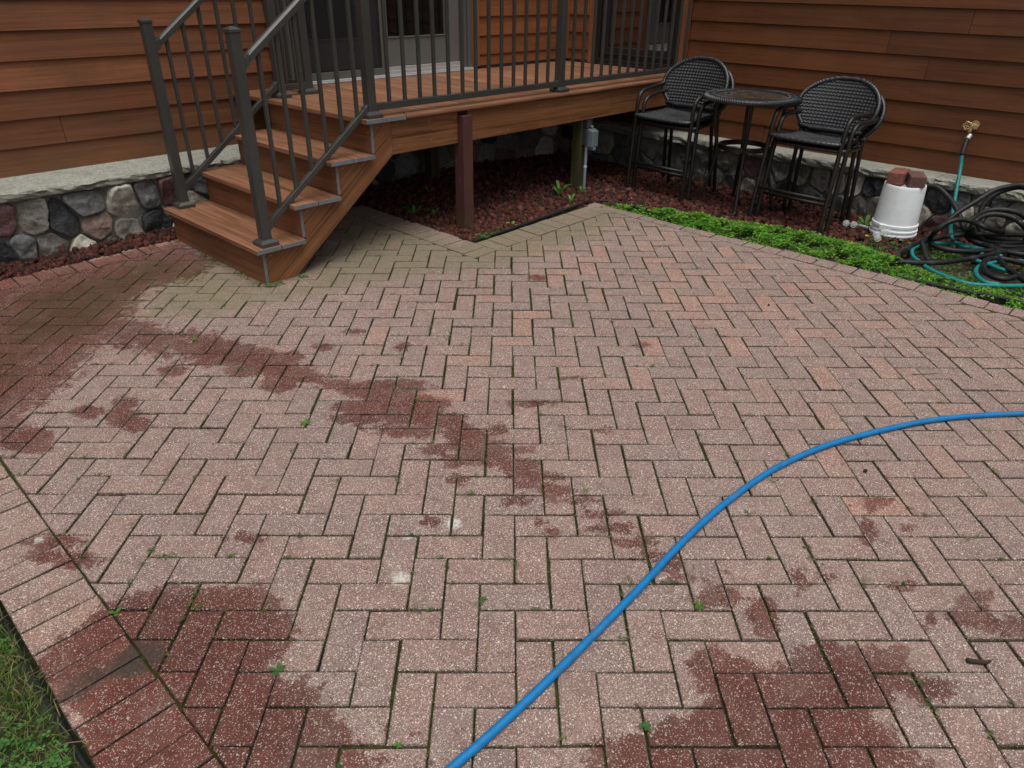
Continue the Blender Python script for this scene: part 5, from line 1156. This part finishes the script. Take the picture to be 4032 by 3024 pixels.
H = rng.uniform(.012, .03, len(x)); leaflets("lawn_clover", np.c_[x, y, gz(x, y) - .012 + H], H, (.006, .012), [(.06, .17, .03), (.085, .22, .045), (.05, .14, .03)], "small clover leaves in the lawn edge", "clover")
# moss and sprouts in the joints
def joint_points(n):
    out = []
    while len(out) < n:
        i, j = rng.integers(-45, 60), rng.integers(-20, 55); k = (i + j) % 4
        if k not in (0, 2): continue
        L, W2 = (2, 1) if k == 0 else (1, 2); e = rng.integers(0, 4); t_ = rng.random()
        q = {0: (i + L * t_, j), 1: (i + L * t_, j + W2), 2: (i, j + W2 * t_), 3: (i + L, j + W2 * t_)}[int(e)]
        x, y = g2h(*q)
        if PX0 < x < PX1 and -1.2 < y < PY1 and not (x > NX and y > NY): out.append((x, y))
    return np.array(out)
jp = joint_points(60000)
mossy = np.clip(.16 + .70 * smooth01(jp[:, 0] + .5 * jp[:, 1], 1.6, 3.3) + .35 * np.exp(-((jp[:, 0] - .35) ** 2 + (jp[:, 1] - 3.3) ** 2) / .5), 0, 1) * (np.sin(jp[:, 0] * 4.1 + 1) * np.sin(jp[:, 1] * 3.7 + .5) + np.sin(jp[:, 0] * 11.3) * np.sin(jp[:, 1] * 12.7) * .6 > -.15)
k_ = rng.random(len(jp)) < mossy * .85; mp = jp[k_]; mp = mp + rng.normal(0, .0016, mp.shape)
V0, F0 = icos(1); n = len(mp); s_ = rng.uniform(.0022, .0046, n); Wm = V0[None] * (1 + rng.normal(0, .2, (n, len(V0), 1))) * s_[:, None, None] * np.array([1, 1, .75]); Wm[..., 0] += mp[:, :1]; Wm[..., 1] += mp[:, 1:]; Wm[..., 2] += (gz(mp[:, 0], mp[:, 1]) - .0032)[:, None]
T = np.array([(.085, .095, .014), (.12, .13, .02), (.045, .045, .014), (.07, .052, .02)])[rng.integers(0, 4, n)] * rng.uniform(.6, 1.3, (n, 1))
ob = bulk("moss", Wm.reshape(-1, 3), (F0[None] + (np.arange(n) * len(V0))[:, None, None]).reshape(-1, 3), mat_attrcol("moss_clumps", .95, .5, 900, .002, .1), np.repeat(T, len(F0), axis=0)); tag(ob, "green and brown moss filling the joints between the bricks", "moss", kind='stuff')
k_ = rng.random(len(jp)) < .0055 * np.clip(1 + 1.6 * np.sin(jp[:, 0] * 5.3 + jp[:, 1] * 2.1) * np.sin(jp[:, 1] * 4.7), .1, 3) * (1 + 1.6 * np.exp(-((jp[:, 0] - .6) ** 2 / .5 + (jp[:, 1] - 3.2) ** 2 / .3))); sp_ = jp[k_]; sp_ = np.repeat(sp_, 10, axis=0) + rng.normal(0, .006, (k_.sum() * 10, 2)) * np.repeat(rng.uniform(.4, 2., k_.sum()), 10)[:, None]
leaflets("joint_sprouts", np.c_[sp_, gz(sp_[:, 0], sp_[:, 1]) + rng.uniform(0, .006, len(sp_))], None, (.0022, .0052), [(.09, .16, .04), (.06, .12, .03), (.13, .15, .06)], "tiny green sprouts in the brick joints", "sprouts")
# tufts right along the foot of the stairs and round the painted post
sx = np.r_[rng.uniform(.76, .82, 160), rng.uniform(.8, 1.05, 160), rng.uniform(2.2, 2.46, 260)]; sy = np.r_[rng.uniform(2.8, 3.9, 160), rng.uniform(2.79, 2.84, 160), rng.uniform(2.545, 2.62, 260)]
k_ = (np.sin(sx * 31 + sy * 27) + rng.normal(0, .5, len(sx))) > .1; sx, sy = sx[k_], sy[k_]
leaflets("edge_sprouts", np.c_[sx, sy, gz(sx, sy) + rng.uniform(.002, .02, len(sx))], None, (.004, .009), [(.09, .22, .03), (.07, .17, .03)], "small green sprouts at the foot of the stairs and by the painted post", "sprouts")
# single weeds
def weed(name, x, y, z, n_, L, wd, col, lab, cat="weed", grp=None, up=.35):
    V = []; F = []
    for k in range(n_):
        a = 2 * math.pi * k / n_ + rng.uniform(-.3, .3); ca, sa = math.cos(a), math.sin(a); l = L * rng.uniform(.7, 1.1); u = up * rng.uniform(.6, 1.3); b = len(V)
        for t_, w_ in ((.05, .25), (.35, .8), (.65, 1.), (.88, .55), (1., .05)):
            h = u * l * (t_ * 1.6 - t_ * t_ * .9); r_ = l * t_
            for s in (-1, 1): V.append((x + ca * r_ - sa * wd * w_ * s, y + sa * r_ + ca * wd * w_ * s, z + h + .001))
        for q in range(4): F.append((b + 2 * q, b + 2 * q + 1, b + 2 * q + 3, b + 2 * q + 2))
    ob = bulk(name, V, F, M_LEAF, np.array([col] * len(F)) * rng.uniform(.85, 1.15, (len(F), 1))); tag(ob, lab, cat, grp); return ob
WG = "weeds in the patio joints"
labs = ["small leafy weed in a joint between the large wet stains", "tiny weed in the joint left of the blue hose near the white splash", "low weed at the top of the long wet streak", "tiny sprout in a joint beside the right of the wet streak", "bright green weed in a joint right of the blue hose at the bottom", "low green tuft beside the blue hose above the lower wet bricks", "pale weed in the lowest joint left of the blue hose", "dull green weed on the wet bricks near the brown mud", "two-leaf sprout at the inner edge of the brick border", "small sprout in a joint below the round wet spots"]
for k, (x, y) in enumerate(WEEDS):
    weed("weed", x, y, gz(x, y), (6, 5, 7, 4, 7, 8, 5, 6, 3, 4)[k], (.030, .014, .022, .013, .018, .020, .014, .022, .022, .014)[k], (.0048, .003, .004, .003, .004, .0035, .003, .005, .006, .003)[k], [(.09, .22, .03), (.06, .14, .04), (.09, .18, .03)][k % 3], labs[k], "weed", WG)
labs = ["upright leafy weed in the lava rock below the outlet box post", "smaller narrow-leaved weed in the lava rock near the deck edging", "weed at the foot of the treated post", "low weed in the lava rock beside the brown post", "broad heart-leaved weed at the brick edge right of the brown post", "tiny weed in the lava rock between outlet box and left chairs", "tall dim weed under the deck near the stair stringer", "weed under the deck in shade left of the brown post", "small weed in dim lava rock under the deck", "leafy weed between the chairs and the white bucket"]
for k, (x, y, z) in enumerate(UWEED):
    weed("bed_weed", x, y, float(bed_z(x, y)), (7, 5, 5, 4, 4, 3, 7, 5, 5, 8)[k], (.10, .065, .07, .035, .05, .03, .09, .06, .05, .085)[k], (.013, .009, .010, .008, .016, .009, .012, .010, .009, .014)[k], (.11, .25, .05) if k != 4 else (.2, .3, .08), labs[k], "weed", "weeds in the lava rock", 1.25)
# dandelions: five seed heads and one flower
M_FLUFF = simple("dandelion_fluff", (.80, .80, .77), .9); M_STEM = simple("weed_stem", (.16, .17, .07), .7)
dl = ["taller dandelion clock left of the pair by the chair leg", "dandelion clock at the right of the pair by the chair leg", "dandelion clock touching the front of the white bucket", "rearmost dandelion clock before the white bucket", "lowest dandelion clock in front of the white bucket", "ragged dandelion clock left of the others at the bucket", "yellow dandelion flower at the edge of the clover by the bucket"]
def dandelion(k, x, y, z):
    t = thing("dandelion", dl[k], "dandelion", (x, y, 0), "dandelions by the bucket"); zb = float(bed_z(x, y)); R_ = .0215 if k < 6 else .010
    mb = MB(); mb.tube(catmull([(x + .03, y - .01, zb - .005), (x + .015, y, (zb + z) / 2), (x, y, z)], 4), .0013, 6); mb.build("stem", M_STEM, t, smooth=True)
    if k == 6:
        mb = MB(); V0_, F0_ = icos(1)
        for q in range(26):
            a = q * 2.4; mb.tube([(x, y, z), (x + .012 * math.cos(a), y + .012 * math.sin(a), z + .002 + .003 * (q % 3))], .0014, 4, flat=.4)
        mb.build("flower", simple("dandelion_yellow", (.75, .42, .01), .7), t); return
    mb = MB(); mb.tube([(x, y, z - .002), (x, y, z + .003)], .0022, 6)
    for q in range(150):
        zz = 1 - 2 * (q + .5) / 150; rr = math.sqrt(1 - zz * zz); a = q * 2.39996; d = Vector((rr * math.cos(a), rr * math.sin(a), zz)); tip = Vector((x, y, z)) + d * R_
        u = d.orthogonal().normalized(); v = d.cross(u); b = len(mb.v)
        for e in range(5):
            an = e * math.pi * 2 / 5; w1 = (u * math.cos(an) + v * math.sin(an)) * .0040; w2 = d.cross(w1).normalized() * .0007
            mb.face([tip - d * .001 - w2, tip - d * .001 + w2, tip + w1 + d * .0012])
    mb.build("seed_head", M_FLUFF, t)
for k, (x, y, z) in enumerate(DAND): dandelion(k, x, y, z)
# litter: twigs, dry grass, wood chip
M_DRY = simple("dry_grass_stems", (.42, .36, .22), .85, nscale=20, namt=.3)
mb = MB()
for _ in range(260):
    zone = rng.random()
    if zone < .55: x, y = rng.uniform(3.55, 4.7), rng.uniform(-.4, 1.2)
    elif zone < .8: x, y = rng.uniform(2.2, 4.5), rng.uniform(2.0, 3.0)
    else: x, y = rng.uniform(-.6, 3.2), rng.uniform(-.6, 2.2)
    zz = (float(bed_z(x, y)) + .012) if (x > 3.46 or y > 2.5) else gz(x, y) + .0015
    a = rng.uniform(0, 6.28); L = rng.uniform(.012, .05) * (.6 if zone > .8 else 1.2); b_ = rng.uniform(-.3, .3)
    mb.tube([(x, y, zz), (x + L * .5 * math.cos(a), y + L * .5 * math.sin(a), zz + .003), (x + L * math.cos(a + b_), y + L * math.sin(a + b_), zz)], .0006, 4)
o = mb.build("dry_stems", M_DRY); tag(o, "thin pale dry stems littered over the bricks and the bed", "plant litter", kind='stuff')
M_BARK = simple("dark_bark", (.035, .022, .014), .9, nscale=40, namt=.5, bumpd=.002)
def twig(P, r, lab, mat=M_BARK, name="twig"):
    P = [(x, y, gz(x, y) + r * .8) for x, y in P]; mb = MB(); mb.tube(catmull(P, 4), lambda t_: r * (1 - .5 * t_), 6); o = mb.build(name, mat, smooth=True); tag(o, lab, "twig", None); return o
twig([(2.30, -.13), (2.34, -.17), (2.39, -.21)], .0022, "thin dark twig on the bricks above the right end of the blue hose")
twig([(-.02, -.03), (.0, -.07)], .0016, "short twig left of the blue hose") if False else None
EXTRA = [(.752, -.772), (.80, -.80)]
twig([(.770, -.755), (.795, -.790), (.812, -.800)], .007, "broken dark bark chip in a joint near the right corner of the patio", M_BARK, "bark_chip")
mb = MB(); V0, F0 = icos(2)
def clod(x, y, r, lab):
    V = V0 * (1 + rng.normal(0, .12, (len(V0), 1))) * r; V = V + np.array([x, y, gz(x, y) + r * .6]); T = np.tile(np.array([[.045, .028, .018]]), (len(F0), 1)); ob = bulk("soil_clod", V, F0, M_LAVA, T); tag(ob, lab, "clod", "small clods on the patio")
clod(1.42, -.25, .007, "round dark clod beside a wet patch, right of the blue hose"); clod(1.62, -.16, .006, "small dark clod just inside the bend of the blue hose"); clod(2.557, .686, .006, "small dark clod on the far bricks below the clover")

# fallen bits of dead leaf on the bed and bricks
V = []; F = []; T = []
for q in range(90):
    if q < 55: x, y = rng.uniform(2.3, 4.6), rng.uniform(.2, 3.3); zz = float(bed_z(x, y)) + .020
    else: x, y = rng.uniform(-.6, 3.1), rng.uniform(-.5, 3.5); zz = gz(x, y) + .002
    if x < 3.5 and y < 2.55 and q < 55: continue
    if y > 2.8 and x < 2.1: continue
    a = rng.uniform(0, 6.28); L = rng.uniform(.006, .019) * (1. if q < 55 else .6); W2 = L * rng.uniform(.25, .5); b = len(V); ca, sa = math.cos(a), math.sin(a)
    for u, v, h in ((-1, 0, 0), (-.3, .9, .25), (.4, .7, .1), (1, 0, .35), (.4, -.7, .2), (-.3, -.9, .05)): V.append((x + ca * u * L - sa * v * W2, y + sa * u * L + ca * v * W2, zz + h * L * .6))
    F += [(b, b + 1, b + 2, b + 3), (b, b + 3, b + 4, b + 5)]; c_ = [(.30, .20, .10), (.22, .13, .07), (.36, .30, .18), (.12, .08, .05)][int(rng.integers(0, 4))]; T += [c_, c_]
tag(bulk("dead_leaves", V, F, M_LEAF, T), "small curled dead leaf bits scattered on the bed and bricks", "dead leaves", kind='stuff')
